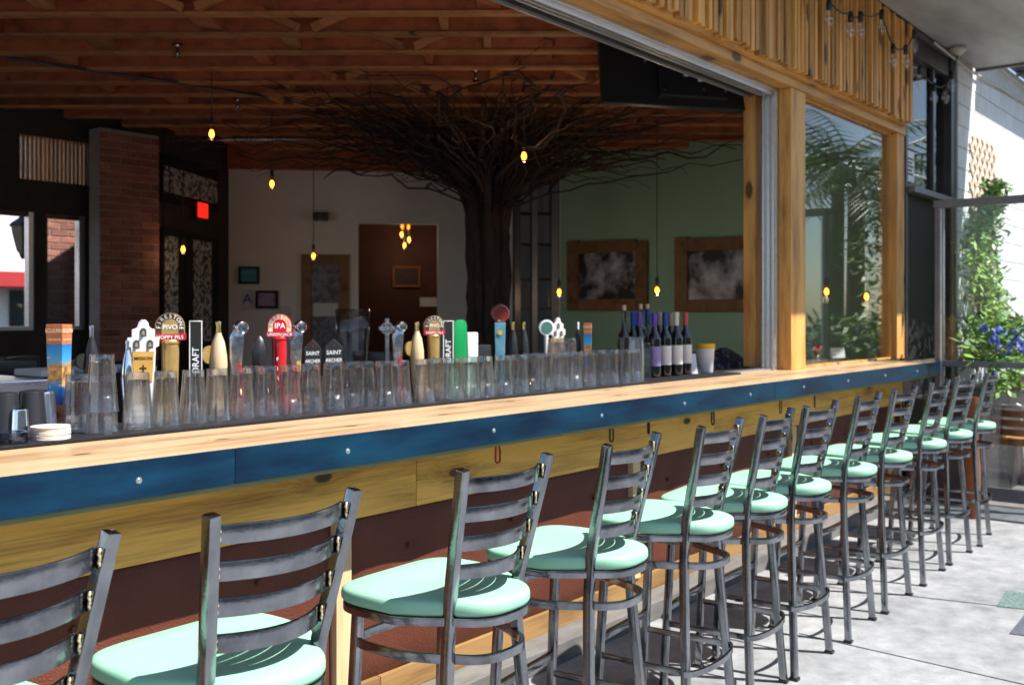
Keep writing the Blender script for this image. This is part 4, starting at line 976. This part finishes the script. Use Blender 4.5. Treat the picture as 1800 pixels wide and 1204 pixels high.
# little things behind the fixed window
fv = atY(1434, 640, 2.86)
vs = thing('bud_vase', 'small glass vase with a coral flower behind the fixed window', 'vase', (fv.x, 2.86, 1.0672))
MB().lathe([(0, 0), (.028, 0), (.03, .005), (.03, .07), (.028, .07), (.027, .006), (0, .005)], n=20, cap=False).build('glass', 'clear_bulb', vs, 2)
MB().tube([(0, 0, .01), (.005, 0, .07), (.01, -.005, .11)], .003, 6).build('flower_stem', 'leaf', vs, 2)
mb = MB(); rb = random.Random(2)
for k in range(40):
    d = Vector((rb.gauss(0, 1), rb.gauss(0, 1), rb.gauss(0, 1))).normalized(); p = Vector((.01, -.005, .12)) + d * .03; a = d.orthogonal().normalized() * .016; b = d.cross(a); mb.add([p - a, p - b, p + a + d * .01, p + b], [(0, 1, 2, 3)])
mb.build('bloom', 'petal_coral', vs)
nv = atY(1475, 640, 2.87); nd = thing('napkin_holder', 'white paper napkins in a tilted holder behind the fixed window', 'napkins', (nv.x, 2.87, 1.0672), R(-25))
for k in range(5): MB().box(-.07, .07, k * .006, k * .006 + .004, 0, .11 - .004 * k, Matrix.Rotation(R(-10 + k * 2), 4, 'X')).build('napkin', 'label_paper', nd)
MB().box(-.08, .08, -.012, .05, 0.0, .03).build('holder', 'black_plastic', nd, bevel=.002)

# ================================================================== INTERIOR ROOM
ZJ = 3.22
LY = 9.0
def ux(u, y=LY): return atY(u, HY, y).x
wl_ = thing('window_wall', 'dark inner wall with street windows at the far left', 'wall')
wx = [-2.5, ux(-420), ux(62), ux(80), ux(150), ux(178)]
ZB, ZT = 1.29, 2.35
pieces = [(-2.5, wx[1], 0, 3.5), (wx[1], wx[4], 0, ZB), (wx[2], wx[3], ZB, ZT), (wx[4], 5.62, 0, ZT), (wx[1], 5.62, ZT, 2.64), (wx[1], ux(34), 2.64, 3.04), (ux(157), 5.62, 2.64, 3.04), (wx[1], 5.62, 3.04, 3.5)]
for a, b, z0, z1 in pieces: box('wall_panel', 'dark_wall', (a, b, LY, LY + .16, z0, z1), wl_)
vt = thing('slatted_vent', 'pale upright slats over a high opening in the dark wall', 'vent')
n = 17
for k in range(n):
    x = ux(36) + (ux(153) - ux(36)) * k / (n - 1); box('slat', 'slat_wood', (x - .012, x + .012, LY + .02, LY + .05, 2.641, 3.039), vt)
for nm, a, b, lab in (('street_window', wx[1], wx[2], 'aluminium street window with a view of the white building'), ('street_window', wx[3], wx[4], 'narrow aluminium window looking onto a brick wall')):
    w_ = thing(nm, lab, 'window'); 
    box('jamb', 'aluminium', (b - .05, b, LY + .02, LY + .10, ZB, ZT), w_); box('jamb', 'dark_bronze', (a, a + .03, LY + .02, LY + .10, ZB, ZT), w_)
    box('head', 'dark_bronze', (a + .03, b - .05, LY + .02, LY + .10, ZT - .04, ZT), w_); box('sill', 'aluminium', (a + .03, b - .05, LY - .02, LY + .10, ZB, ZB + .035), w_)
    box('pane', 'window_glass', (a + .03, b - .05, LY + .055, LY + .061, ZB + .036, ZT - .041), w_)
def brickwork(t, x0, x1, y, z0, z1, bw=.2, bh=.062, j=.011, depth=.014):
    box('mortar', 'mortar', (x0 + .003, x1 - .003, y + depth * .5, y + .2, z0, z1), t)
    me = MB().box(0, bw, 0, depth, 0, bh).build('brick', 'brick_red', t, bevel=.003, seg=1); first = True; me_d = me.data
    r = 0; z = z0 + j
    while z + bh < z1:
        x = x0 + (0 if r % 2 else -(bw + j) / 2)
        while x < x1:
            a, b = max(x, x0), min(x + bw, x1)
            if b - a > .03:
                if abs(b - a - bw) < 1e-4:
                    o = me if first else obj('brick', me_d, t); first = False
                    o.location = (x, y, z)
                else: box('brick', 'brick_red', (a, b, y, y + depth, z, z + bh), t, .003, seg=1)
            x += bw + j
        z += bh + j; r += 1
bk = thing('brick_pier', 'red brick pier between the windows and the double door', 'brick pier')
brickwork(bk, ux(176, 8.72), ux(280, 8.72), 8.72, 1.0, 3.15)
box('base', 'dark_wall', (ux(176, 8.72), ux(280, 8.72), 8.73, 8.92, 0, .999), bk)
bo = thing('outside_brick_wall', 'red brick wall seen outside through the narrow window', 'brick wall')
brickwork(bo, ux(72, 10.6), ux(175, 10.6), 10.6, 1.1, 2.75)
box('base', 'mortar', (ux(72, 10.6), ux(175, 10.6), 10.61, 10.8, -.02, 1.099), bo)
# door wall
A = (5.62, 9.0); Bp = atD(402, HY, 11.5); B = (Bp.x, Bp.y); Cp = atX(985, HY, 9.75); C = (Cp.x, Cp.y)
def wframe(a, b): return math.atan2(b[1] - a[1], b[0] - a[0])
def wallbox(name, m, parent, a, b, u0, u1, v0, v1, d0, d1, bevel=0, z=None):
    """A box on the wall a-b, spanning what is seen between u0..u1 and v0..v1; d0..d1 is how far it stands out of the wall."""
    an = wframe(a, b); p, q = atL(u0, v0, a, b), atL(u1, v1, a, b); L0 = (Vector((p.x, p.y)) - Vector(a)).dot(Vector((math.cos(an), math.sin(an)))); L1 = (Vector((q.x, q.y)) - Vector(a)).dot(Vector((math.cos(an), math.sin(an))))
    zt, zb = z if z else (atL((u0 + u1) / 2, v0, a, b).z, atL((u0 + u1) / 2, v1, a, b).z)
    M = Matrix.Translation((a[0], a[1], 0)) @ RZ(an)
    mb = MB().box(min(L0, L1), max(L0, L1), -d1, -d0, zb, zt, M); return mb.build(name, m, parent, bevel=bevel)
dw = thing('entrance_wall', 'dark wall panelling around the double door', 'wall')
an = wframe(A, B); ln = (Vector(B) - Vector(A)).length
MB().box(-.02, ln + .02, .0, .15, 0, 3.5, Matrix.Translation((*A, 0)) @ RZ(an)).build('panel', 'dark_wall', dw)
dd = thing('double_door', 'dark double entrance door with patterned glass panes and transom', 'door')
wallbox('dark_leaf', 'black_paint', dd, A, B, 280, 319, 400, 700, .001, .04, z=(2.28, .01)); wallbox('dark_leaf', 'black_paint', dd, A, B, 320, 378, 400, 700, .001, .04, z=(2.28, .01))
wallbox('transom_frame', 'black_paint', dd, A, B, 279, 380, 285, 365, .001, .03)
wallbox('transom_pane', 'lace_glass', dd, A, B, 283, 377, 305, 348, .031, .036)
wallbox('door_pane', 'lace_glass', dd, A, B, 283, 306, 416, 600, .041, .046)
wallbox('door_pane', 'lace_glass', dd, A, B, 333, 365, 424, 600, .041, .046)
ex = thing('exit_sign', 'small red lit exit sign above the double door', 'exit sign')
wallbox('sign_face', 'exit_red', ex, A, B, 340, 355, 358, 383, .05, .07); wallbox('housing', 'black_plastic', ex, A, B, 338, 357, 355, 386, .04, .0495)
# white wall with doorway
ww = thing('white_wall', 'off white plaster wall with a dark doorway at the back of the room', 'wall')
anw = wframe(B, C); lw = (Vector(C) - Vector(B)).length; MW = Matrix.Translation((*B, 0)) @ RZ(anw)
def wl_s(u): 
    p = atL(u, HY, B, C); return (Vector((p.x, p.y)) - Vector(B)).length
s0, s1 = wl_s(630), wl_s(770); dz = atL(700, 393, B, C).z
MB().box(0, s0, 0, .15, 0, 3.5, MW).build('plaster', 'white_wall_paint', ww); MB().box(s1, lw + .0, 0, .15, 0, 3.5, MW).build('plaster', 'white_wall_paint', ww); MB().box(s0, s1, 0, .15, dz, 3.5, MW).build('plaster', 'white_wall_paint', ww)
wallbox('top_beam', 'joist_wood', ww, B, C, 402, 905, 270, 299, .001, .12, z=(3.5, 3.10))
dr = thing('back_room', 'dark brown room seen through the doorway', 'room')
for b in ((s0 - .6, s1 + .6, 1.8, 1.9, 0, 3.2), (s0 - .7, s0 - .6, .16, 1.9, 0, 3.2), (s1 + .6, s1 + .7, .16, 1.9, 0, 3.2), (s0 - .7, s1 + .7, .16, 1.9, 3.2, 3.3), (s0 - .7, s1 + .7, .16, 1.9, -.1, .0)): MB().box(*b, MW).build('room_side', 'brown_room', dr)
def framed(name, lab, a, b, u0, u1, v0, v1, fw_, mf, mp, out=.05, cat='picture'):
    t = thing(name, lab, cat)
    wallbox('frame', mf, t, a, b, u0, u0 + fw_, v0, v1, .002, out, .004); wallbox('frame', mf, t, a, b, u1 - fw_, u1, v0, v1, .002, out, .004)
    um, w2 = (u0 + u1) / 2, 0
    wallbox('frame', mf, t, a, b, u0 + fw_ + .2, u1 - fw_ - .2, v0, v0 + fw_, .002, out, .004); wallbox('frame', mf, t, a, b, u0 + fw_ + .2, u1 - fw_ - .2, v1 - fw_, v1, .002, out, .004)
    wallbox('print', mp, t, a, b, u0 + fw_ + .2, u1 - fw_ - .2, v0 + fw_, v1 - fw_, .001, out * .5)
    return t
po = framed('framed_poster', 'tall grey poster in a wide brown timber frame on the white wall', B, C, 530, 613, 448, 660, 17, 'frame_wood', 'poster_print')
wallbox('caption_band', 'card_white', po, B, C, 551, 594, 533, 556, .026, .03)
framed('framed_certificate', 'small blue framed certificate high on the white wall', B, C, 420, 456, 469, 499, 3.5, 'black_paint', 'card_blue')
framed('framed_certificate', 'small mauve framed certificate right of the letter grade card', B, C, 450, 489, 511, 542, 4, 'black_paint', 'card_mauve')
gc = thing('grade_card', 'white health grade card with a blue letter A on the white wall', 'card')
wallbox('card', 'card_white', gc, B, C, 424, 446, 509, 545, .001, .006)
pA = atL(435, 526, B, C); mb = MB(); write(mb, 'A', .16, 0, 0, -.009, 0, 1, Matrix.Translation((pA.x, pA.y, pA.z)) @ RZ(anw)); mb.build('letter', 'letter_blue', gc)
nb_ = thing('wall_switch', 'small grey switch box low on the white wall beside the poster', 'switch'); wallbox('plate', 'card_white', nb_, B, C, 493, 512, 538, 556, .001, .02)
inn = thing('inner_picture', 'brown framed picture inside the dark back room', 'picture')
off = Vector((-math.sin(anw), math.cos(anw))) * 1.79; B2 = (B[0] + off.x, B[1] + off.y); C2 = (C[0] + off.x, C[1] + off.y)
for q in ((690, 694, 468, 505), (735, 739, 468, 505), (694.5, 734.5, 468, 472), (694.5, 734.5, 501, 505)): wallbox('frame', 'terracotta', inn, B2, C2, *q, .005, .03)
wallbox('print', 'dark_wall', inn, B2, C2, 694.5, 734.5, 472, 501, .004, .015)
no = thing('wall_notice', 'pale notice card inside the dark back room', 'notice'); wallbox('card', 'card_white', no, B2, C2, 738, 768, 523, 539, .004, .012)
tlm = thing('track_spotlight', 'black two head spotlight on the white wall', 'spotlight'); 
for q in ((551, 560), (563, 577)): wallbox('head', 'black_plastic', tlm, B, C, q[0], q[1], 376, 390, .05, .2, .01)
wallbox('bar', 'black_plastic', tlm, B, C, 550, 578, 374.5, 377, .001, .05)
# green wall
gw = tag(box('green_wall', 'green_wall_paint', (9.75, 9.85, 2.80, C[1] + .05, 0, 3.5)), 'muted sage green wall with two timber framed pictures', 'wall')
GA, GB = (9.75, C[1]), (9.75, 2.8)
framed('framed_picture', 'black and white abstract picture in timber frame, left on the green wall', GA, GB, 1001, 1141, 424, 546, 20, 'frame_wood', 'art_print', .06)
framed('framed_picture', 'black and white abstract picture in timber frame, right on the green wall', GA, GB, 1190, 1345, 418, 548, 22, 'frame_wood', 'art_print', .06)
# steel glazed divider next to the tree
gd = thing('steel_divider', 'dark steel glazed divider with thin cross bars beside the tree', 'divider')
Ga = atD(903, HY, 10.6); Gb = atD(986, HY, 10.9); GD = ((Ga.x, Ga.y), (Gb.x, Gb.y))
for u, w, m in ((906, 10, 'dark_bronze'), (936, 9, 'fence_metal'), (972, 12, 'fence_metal')): wallbox('mullion', m, gd, *GD, u - w / 2, u + w / 2, 318, 700, 0, .05, z=(2.98, 0.01))
for v in (318, 374, 428, 489, 540): wallbox('cross_bar', 'black_paint', gd, *GD, 911.2, 931.2, v, v + 5, .012, .04); wallbox('cross_bar', 'black_paint', gd, *GD, 940.8, 965.8, v, v + 5, .012, .04)
wallbox('head', 'black_paint', gd, *GD, 901, 978, 296, 317, 0, .06)
wallbox('glazing', 'smoked_glass', gd, *GD, 911, 966, 320, 700, .005, .010, z=(2.9, .02))
# walls and roof out of view, left side left open to admit daylight
tag(box('bounce_slab', 'concrete', (-14, -2.505, 2.62, 20, -.15, .0)), kind='structure')  # unseen pale slab added to bounce sunlight into the room
tag(box('corner_pier', 'facade_cream', (-2.66, -2.5, 8.6, 9.2, 0, 3.8)), 'cream corner pier of the open left side of the room', 'wall')
tag(box('facade_pier', 'facade_cream', (-4, -1.31, 2.6, 2.8, 0, 3.79)), 'cream facade pier left of the bar', 'wall')
tag(box('roof', 'canopy_fascia', (-2.7, 5.5, 2.64, 9.25, 3.80, 4.0)), kind='structure'); rp_ = [(5.501, 2.64), (9.9, 2.64), (9.9, 12.6), (7.6, 12.6), (6.85, 9.9), (5.501, 9.2)]; tag(MB().loft([[Vector((x, y, z)) for x, y in rp_] for z in (3.8, 4.0)]).build('roof', 'canopy_fascia'), kind='structure')
# ceiling: deck, joists, blocking, diagonal braces
ce = thing('timber_ceiling', 'exposed red brown joist ceiling with blocking and braces', 'ceiling')
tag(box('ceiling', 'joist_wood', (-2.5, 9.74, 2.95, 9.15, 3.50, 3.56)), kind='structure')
def room_lat(d):      # lateral extent of a joist line at depth d inside the room
    hi = (FW.y * d - 2.98) / -RT.y; lo = (FW.y * d - 8.98) / -RT.y
    hx = (9.70 - FW.x * d) / RT.x; lx = (-2.4 - FW.x * d) / RT.x
    return max(lo, lx), min(hi, hx)
def cam_pt(lat, d, z): p = FW * d + RT * lat; return Vector((p.x, p.y, z))
JD = [4.18 + .437 * k for k in range(16)]
rj = random.Random(4)
slope = -.012
for i, d in enumerate(JD):
    lo, hi = room_lat(d)
    if hi - lo < .6: continue
    def jp(lat, dd, z): return cam_pt(lat, dd + slope * lat, z)
    MB().rect([jp(lo + .25, d, ZJ + .137), jp(hi - .25, d, ZJ + .137)], .042, .274).build('joist', 'joist_wood', ce, bevel=.003, seg=1); MB().rect([jp(lo + .26, d - .004, ZJ - .010), jp(hi - .26, d - .004, ZJ - .010)], .072, .019).build('bottom_strip', 'lit_joist_wood', ce)  # lighter strip added for the bright line along joist bottoms
    if i + 1 < len(JD):
        d2 = JD[i + 1]
        for lat in [-3.2 + 1.35 * k + .35 * (i % 2) + rj.uniform(-.12, .12) for k in range(6)]:
            if lo + .5 < lat < hi - .6:
                h = .262; wz = rj.choice((.05, .09, .14))
                MB().rect([jp(lat, d + .023, ZJ + .274 - h / 2 - .004), jp(lat, d2 - .023, ZJ + .274 - h / 2 - .004)], wz, h).build('blocking', rj.choice(('lit_joist_wood', 'joist_wood')), ce, bevel=.003, seg=1)
        for lat in [-1.9 + 1.9 * k + .6 * (i % 3) for k in range(4)]:
            if lo + .6 < lat < hi - .9 and rj.random() < .75:
                for s in (-1, 1): MB().rect([jp(lat + s * .04, d2 - .07, ZJ + .012), jp(lat + s * .55, d2 - .07 + .01 * s, ZJ + .24)], .05, .05).build('brace', 'lit_joist_wood', ce, bevel=.003, seg=1)
cdt = thing('ceiling_conduit', 'thin metal conduit crossing under the joists', 'pipe')
MB().tube([atP(10, 102, 2, ZJ - .02), atP(470, 170, 2, ZJ - .02)], .012, 8).build('pipe', 'dark_bronze', cdt, 2)
MB().tube([atD(300, 247, 9.6), atD(560, 245, 9.6)], .012, 8).build('pipe', 'stainless', cdt, 2)
for k, (u, v) in enumerate(((312, 99), (418, 191), (836, 142))):
    p = atP(u, v, 2, ZJ - .05); sp_ = thing('sprinkler_head', 'small metal sprinkler head under the joists, %s from the left' % ORD[k], 'sprinkler', p, group='sprinkler heads')
    MB().lathe([(.0, .07), (.012, .07), (.012, .02), (.03, .0), (.03, -.004), (.0, -.005)], n=14).build('head', 'chrome', sp_, True); MB().lathe([(.0, .075), (.04, .072), (.04, .078), (0, .08)], n=16).build('flange', 'chrome', sp_, True)
# back of a wall-mounted television
tv = thing('television', 'back of a black television hung under the joists by the window head', 'television')
Ta, Tb = atD(1063, 180, 6.5), atD(1318, 203, 6.78)
an = math.atan2(Tb.y - Ta.y, Tb.x - Ta.x); wtv = (Tb - Ta).length; MT = Matrix.Translation(Ta) @ RZ(an) @ Matrix.Rotation(R(-9), 4, 'X') 
MB().box(-.01, wtv, -.0, .05, 0, .44, MT).build('case', 'black_plastic', tv, bevel=.006)
MB().box(.38, .88, -.03, -.0005, .06, .40, MT).build('rear_housing', 'black_plastic', tv, bevel=.01)
for x, z in ((.42, .10), (.42, .34), (.86, .12), (.62, .30), (.70, .12), (.3, .3)): MB().lathe([(0, 0), (.011, 0), (.011, .003), (0, .004)], n=10, M=MT @ Matrix.Translation((x, -.034 if .38 < x < .88 else -.004, z)) @ Matrix.Rotation(R(90), 4, 'X')).build('screw', 'screw_zinc', tv)
for x, z in ((.56, .20), (.66, .17)): MB().box(x, x + .03, -.036, -.031, z, z + .05, MT).build('port', 'card_white', tv)
MB().box(.55, .59, .051, .10, .2, .6, MT).build('mount_arm', 'black_paint', tv)
# pendants
def pendant(u, v, d, lab, deep=False, power=.9):
    p = atD(u, v, d); t = thing('pendant_lamp', lab, 'pendant lamp', p, group='amber filament pendants'); r = .032
    MB().lathe([(.013, .055), (.016, .045), (.024, .02), (r, -.012), (r * .92, -.032), (r * .5, -.05), (.0005, -.056)], n=18, cap=False).build('bulb', 'amber_bulb', t, 2)
    MB().lathe([(.0, .022), (.010, .018), (.017, .0), (.018, -.018), (.010, -.032), (.0, -.036)], n=12).build('filament', 'filament_deep' if deep else 'filament', t, 2)
    MB().lathe([(.0, .12), (.008, .118), (.017, .10), (.018, .055), (.0, .054)], n=14).build('socket', 'dark_bronze', t, True)
    lg = bpy.data.lights.new('bulb_glow', 'POINT'); lg.energy = .15 if deep else power; lg.color = (1, .78, .52); lg.shadow_soft_size = .03
    lo_ = obj('bulb_glow', lg, t); lo_.location = (0, 0, -.075)
    top = (ZJ + .03 if d < 12 else 3.19) - p.z
    MB().tube([(0, 0, .118), (0, 0, top)], .004, 6).build('cord', 'dark_bronze', t, 2)
for u, v, d, lab in ((372, 234, 7.3, 'glowing amber pendant bulb, highest at the left under the joists'), (478, 322, 8.9, 'glowing amber pendant bulb against the top of the white wall'), (551, 449, 10.6, 'glowing amber pendant bulb in front of the tall poster'),
                     (921, 273, 7.6, 'glowing amber pendant bulb in front of the tree branches'), (983, 512, 10.2, 'glowing amber pendant bulb beside the steel divider'), (1155, 509, 9.3, 'glowing amber pendant bulb between the two timber framed pictures'), (322, 437, 9.7, 'glowing amber pendant bulb in front of the double door'),
                     (1453, 511, 8.3, 'glowing amber pendant bulb behind the fixed window, left of two'), (1523, 520, 8.6, 'glowing amber pendant bulb behind the fixed window, right of two')): pendant(u, v, d, lab, False, 1.7 if 900 < u < 1200 else .4)
for k, (u, v) in enumerate(((707, 397), (718, 398), (706, 411), (719, 420), (711, 430))): pendant(u, v, 12.6 + .08 * k, 'small amber pendant bulb of the cluster in the dark doorway, %s from the top' % ORD[k], k < 2)
# vine wrapped tree inside
tp = atD(858, HY, 9.0)
tre = thing('indoor_tree', 'dark gnarled tree with bare twigs spreading under the ceiling', 'tree', (tp.x, tp.y, 0))
rt_ = random.Random(21); mb = MB()
for k in range(17):
    a0 = 6.2832 * k / 17 + rt_.uniform(-.1, .1); tw_ = rt_.uniform(-1.3, 1.3); pts = []; rad = []
    for j in range(18):
        f = j / 17; z = 3.0 * f; rr_ = (.175 - .03 * math.sin(f * 3.1) + (.5 * max(0, f - .78) ** 1.3 * 3 if f > .78 else 0)) * (1 + .12 * rt_.uniform(-1, 1)); a = a0 + tw_ * f
        pts.append((rr_ * math.cos(a), rr_ * math.sin(a), z)); rad.append(.062 * (1 - .35 * f) * rt_.uniform(.75, 1.25))
    mb.tube(pts, rad, 6)
mb.tube([(0, 0, 0), (0, 0, 1.5), (0, 0, 2.9)], [.17, .15, .14], 10)
mb.build('trunk', 'bark', tre, 2)
mb = MB()
for k in range(430):
    a = rt_.uniform(0, 6.2832); ln_ = rt_.uniform(1.2, 3.2) if k % 3 == 0 else rt_.uniform(.4, 1.7); z = rt_.uniform(2.35, 2.95); r0 = .15 + .25 * max(0, z - 2.4); pts = []; n = int(6 + ln_ * 3)
    x, y = r0 * math.cos(a), r0 * math.sin(a); zt = rt_.uniform(2.78, 3.30); aa = a
    for j in range(n):
        f = j / (n - 1); pts.append((x, y, z + (zt - z) * min(1, f * 1.7) ** .8 + rt_.uniform(-.05, .05))); aa += rt_.uniform(-.6, .6); aa = aa * .85 + a * .15
        x += math.cos(aa) * ln_ / n; y += math.sin(aa) * ln_ / n
        P_ = (x + tp.x, y + tp.y)
        if P_[1] < 3.1 or P_[0] > 9.6: break
    if len(pts) > 3: mb.tube(pts, [(.010 if k % 8 else .02) * (1 - .75 * j / (len(pts) - 1)) * (1 if ln_ > 1.3 else .7) for j in range(len(pts))], 5)
mb.build('branches', 'bark', tre, 2)
# dark chairs and a steel cooler inside
def dchair(lab, loc, rz):
    t = thing('dining_chair', lab, 'chair', loc, rz, 'black dining chairs inside')
    box('seat', 'black_plastic', (-.2, .2, -.2, .2, .72, .76), t, .01)
    MB().rect([(-.19, .2, 1.10), (0, .24, 1.10), (.19, .2, 1.10)], .02, .12).build('backrest', 'black_plastic', t, True, .004); MB().rect([(-.19, .2, .93), (0, .24, .93), (.19, .2, .93)], .02, .06).build('backrest', 'black_plastic', t, True, .004)
    for s in (-1, 1):
        MB().rect([(s * .18, .18, 0), (s * .18, .17, .76), (s * .19, .21, 1.16)], .03, .03, up=(0, 1, 0)).build('leg', 'black_plastic', t); MB().rect([(s * .18, -.18, 0), (s * .18, -.18, .72)], .03, .03, up=(0, 1, 0)).build('leg', 'black_plastic', t)
for k, (u, d) in enumerate(((30, 5.6), (90, 6.4), (205, 6.0), (690, 7.5), (1120, 7.2))):
    p = atD(u, 600, d); dchair('black high chair in the dark room, %s from the left' % ORD[k], (p.x, p.y, 0), .6 * k)
ck = thing('steel_cooler', 'stainless steel back bar cooler at the left', 'cooler')
c0, c1 = atY(-160, 650, 4.15), atY(82, 650, 4.15)
ztop = atY(40, 668, 4.15).z
box('body', 'stainless', (c0.x, c1.x, 4.15, 4.75, .05, ztop - .08), ck, .006); box('top', 'stainless', (c0.x - .01, c1.x + .01, 4.13, 4.77, ztop - .0795, ztop), ck, .006); box('plinth', 'black_paint', (c0.x + .02, c1.x - .02, 4.2, 4.7, 0, .0495), ck)
for k in range(3): box('towel', 'card_white', (c0.x + .55 + k * .2, c0.x + .7 + k * .2, 4.25, 4.5, ztop + .0005, ztop + .03), ck, .008)

# ================================================================== OUTSIDE beyond the far windows
fb = thing('white_shop', 'white shop building with a red awning band across the street', 'building')
box('wall', 'facade_white', (-14, 16, 24, 30, 0, 6.5), fb)
box('awning', 'awning_red', (-14, 16, 22.9, 23.99, 2.05, 2.4), fb, .02)
for x in (-6, -2.5, 1, 4.5, 8, 11.5):
    w_ = box('window', 'dark_window', (x, x + 1.0, 23.96, 23.999, 3.6, 5.2), fb); box('sill', 'facade_white', (x - .1, x + 1.1, 23.9, 23.9995, 3.48, 3.595), w_)
    box('shopfront', 'dark_window', (x - .6, x + 1.7, 23.95, 23.999, .5, 2.0), fb)
box('parapet', 'facade_white', (-14.1, 16.1, 23.9, 30.1, 6.501, 6.9), fb)
def car(lab, loc, rz, m):
    t = thing('parked_car', lab, 'car', loc, rz)
    side = [(-2.1, .35), (-2.15, .75), (-1.95, .92), (-1.1, .98), (-.55, 1.40), (.65, 1.42), (1.35, 1.0), (2.0, .9), (2.12, .7), (2.1, .35)]
    MB().prism(side, -.85, .85).build('body', m, t, True, .06, 3)
    for s in (-1, 1):
        g = MB().prism([(-.98, 1.0), (-.50, 1.34), (.05, 1.36), (.05, 1.0)], s * .852, s * .86).build('side_window', 'dark_window', t); MB().prism([(.1, 1.0), (.1, 1.36), (.6, 1.36), (1.18, 1.02)], s * .852, s * .86).build('side_window', 'dark_window', t)
        for x in (-1.3, 1.3):
            w_ = MB().lathe([(.0, -.1), (.31, -.1), (.33, -.07), (.33, .07), (.31, .1), (0, .1)], (x, s * .78, .33), 24, Matrix.Rotation(R(90), 4, 'X')).build('wheel', 'tyre', t, True)
            MB().lathe([(0, -.102), (.2, -.103), (.2, .103), (0, .102)], (x, s * .78, .33), 20, Matrix.Rotation(R(90), 4, 'X')).build('rim', 'aluminium', w_, True)
    MB().prism([(-.62, 1.385), (-1.06, 1.02), (-1.08, 1.03), (-.64, 1.40)], -.7, .7).build('windscreen', 'dark_window', t)
    for s in (-.6, .6): MB().lathe([(0, 0), (.09, 0), (.07, .03), (0, .04)], (-2.1, s, .75), 14, Matrix.Rotation(R(-90), 4, 'Y')).build('headlight', 'chrome', t, True)
car('grey blue parked car outside the street window', (3.2, 15.5, -.02), 0, 'car_blue')
car('white parked car across the street, farther than the grey blue one', (7.4, 19.5, -.02), R(180), 'facade_white')
bmk = thing('street_barrier', 'slanting yellow timber barrier outside the street window', 'barrier')
MB().rect([(4.05, 12.0, 1.55), (5.2, 12.3, .75)], .06, .16).build('board', 'gold_board', bmk); MB().rect([(4.6, 12.2, 0), (4.6, 12.2, 1.15)], .06, .06, up=(0, 1, 0)).build('post', 'gold_board', bmk)
lp = atY(40, 380, 9.45)
lt = thing('wall_lantern', 'old style lantern hanging outside the street window', 'lantern', (lp.x, 9.45, lp.z - .36))
MB().lathe([(.03, 0), (.06, .04), (.10, .2), (.11, .26)], n=6).build('lamp_glass', 'lantern_glass', lt); MB().lathe([(.13, .261), (.11, .29), (.04, .34), (.02, .38), (.0, .39)], n=6).build('cap', 'dark_bronze', lt); MB().lathe([(.0, -.05), (.02, -.03), (.035, -.001)], n=6).build('finial', 'dark_bronze', lt)
MB().tube([(0, 0, .38), (0, -.08, .44), (0, -.30, .44)], .012, 8).build('bracket', 'dark_bronze', lt, 2)

# ================================================================== STREET SIDE (seen only in reflections)
def palm(lab, loc, h, seed):
    rp = random.Random(seed); t = thing('palm_tree', lab, 'palm tree', loc, group='palms along the street')
    MB().tube([(0, 0, 0), (.05, .02, h * .5), (0, .06, h)], [.17, .13, .12], 10).build('trunk', 'bark', t, 2)
    mb = MB()
    for k in range(26):
        a = 6.2832 * k / 26 + rp.uniform(-.1, .1); el = rp.uniform(-.3, 1.1); L_ = rp.uniform(1.7, 2.3); ps = []
        for j in range(10):
            f = j / 9; r = L_ * f * math.cos(el * (1 - f)); z = L_ * (f * math.sin(el) - .55 * f * f); ps.append(Vector((r * math.cos(a), .06 + r * math.sin(a), h + z)))
        mb.tube(ps, [.018 * (1 - .8 * j / 9) for j in range(10)], 4)
        for j in range(1, 9):
            for q in (0, .5):
                p = ps[j].lerp(ps[j + 1], q); dirv = (ps[j + 1] - ps[j]).normalized(); sd = dirv.cross(Vector((0, 0, 1))).normalized()
                for s in (-1, 1):
                    l = .55 * (1 - .5 * j / 9); tip = p + sd * s * l * .8 + dirv * l * .5 - Vector((0, 0, l * .45)); mb.add([p - dirv * .02, tip, p + dirv * .03], [(0, 1, 2)])
    mb.build('crown', 'palm_leaf', t)
palm('palm tree beyond the patio, nearer the bar', (14.5, .2, 0), 3.3, 1)
palm('palm tree beyond the patio, farther along', (18.5, -1.6, 0), 4.2, 2)
ob = thing('street_building', 'cream building across the street behind the viewer', 'building')
box('wall', 'facade_cream', (-30, 40, -26, -18, 0, 6), ob); box('parapet', 'facade_white', (-30.1, 40.1, -26, -17.9, 6.001, 6.4), ob)
for x in range(-28, 38, 4): w_ = box('window', 'dark_window', (x, x + 1.8, -17.999, -17.96, 1.0, 2.6), ob); box('window', 'dark_window', (x, x + 1.4, -17.999, -17.96, 3.8, 5.2), ob)
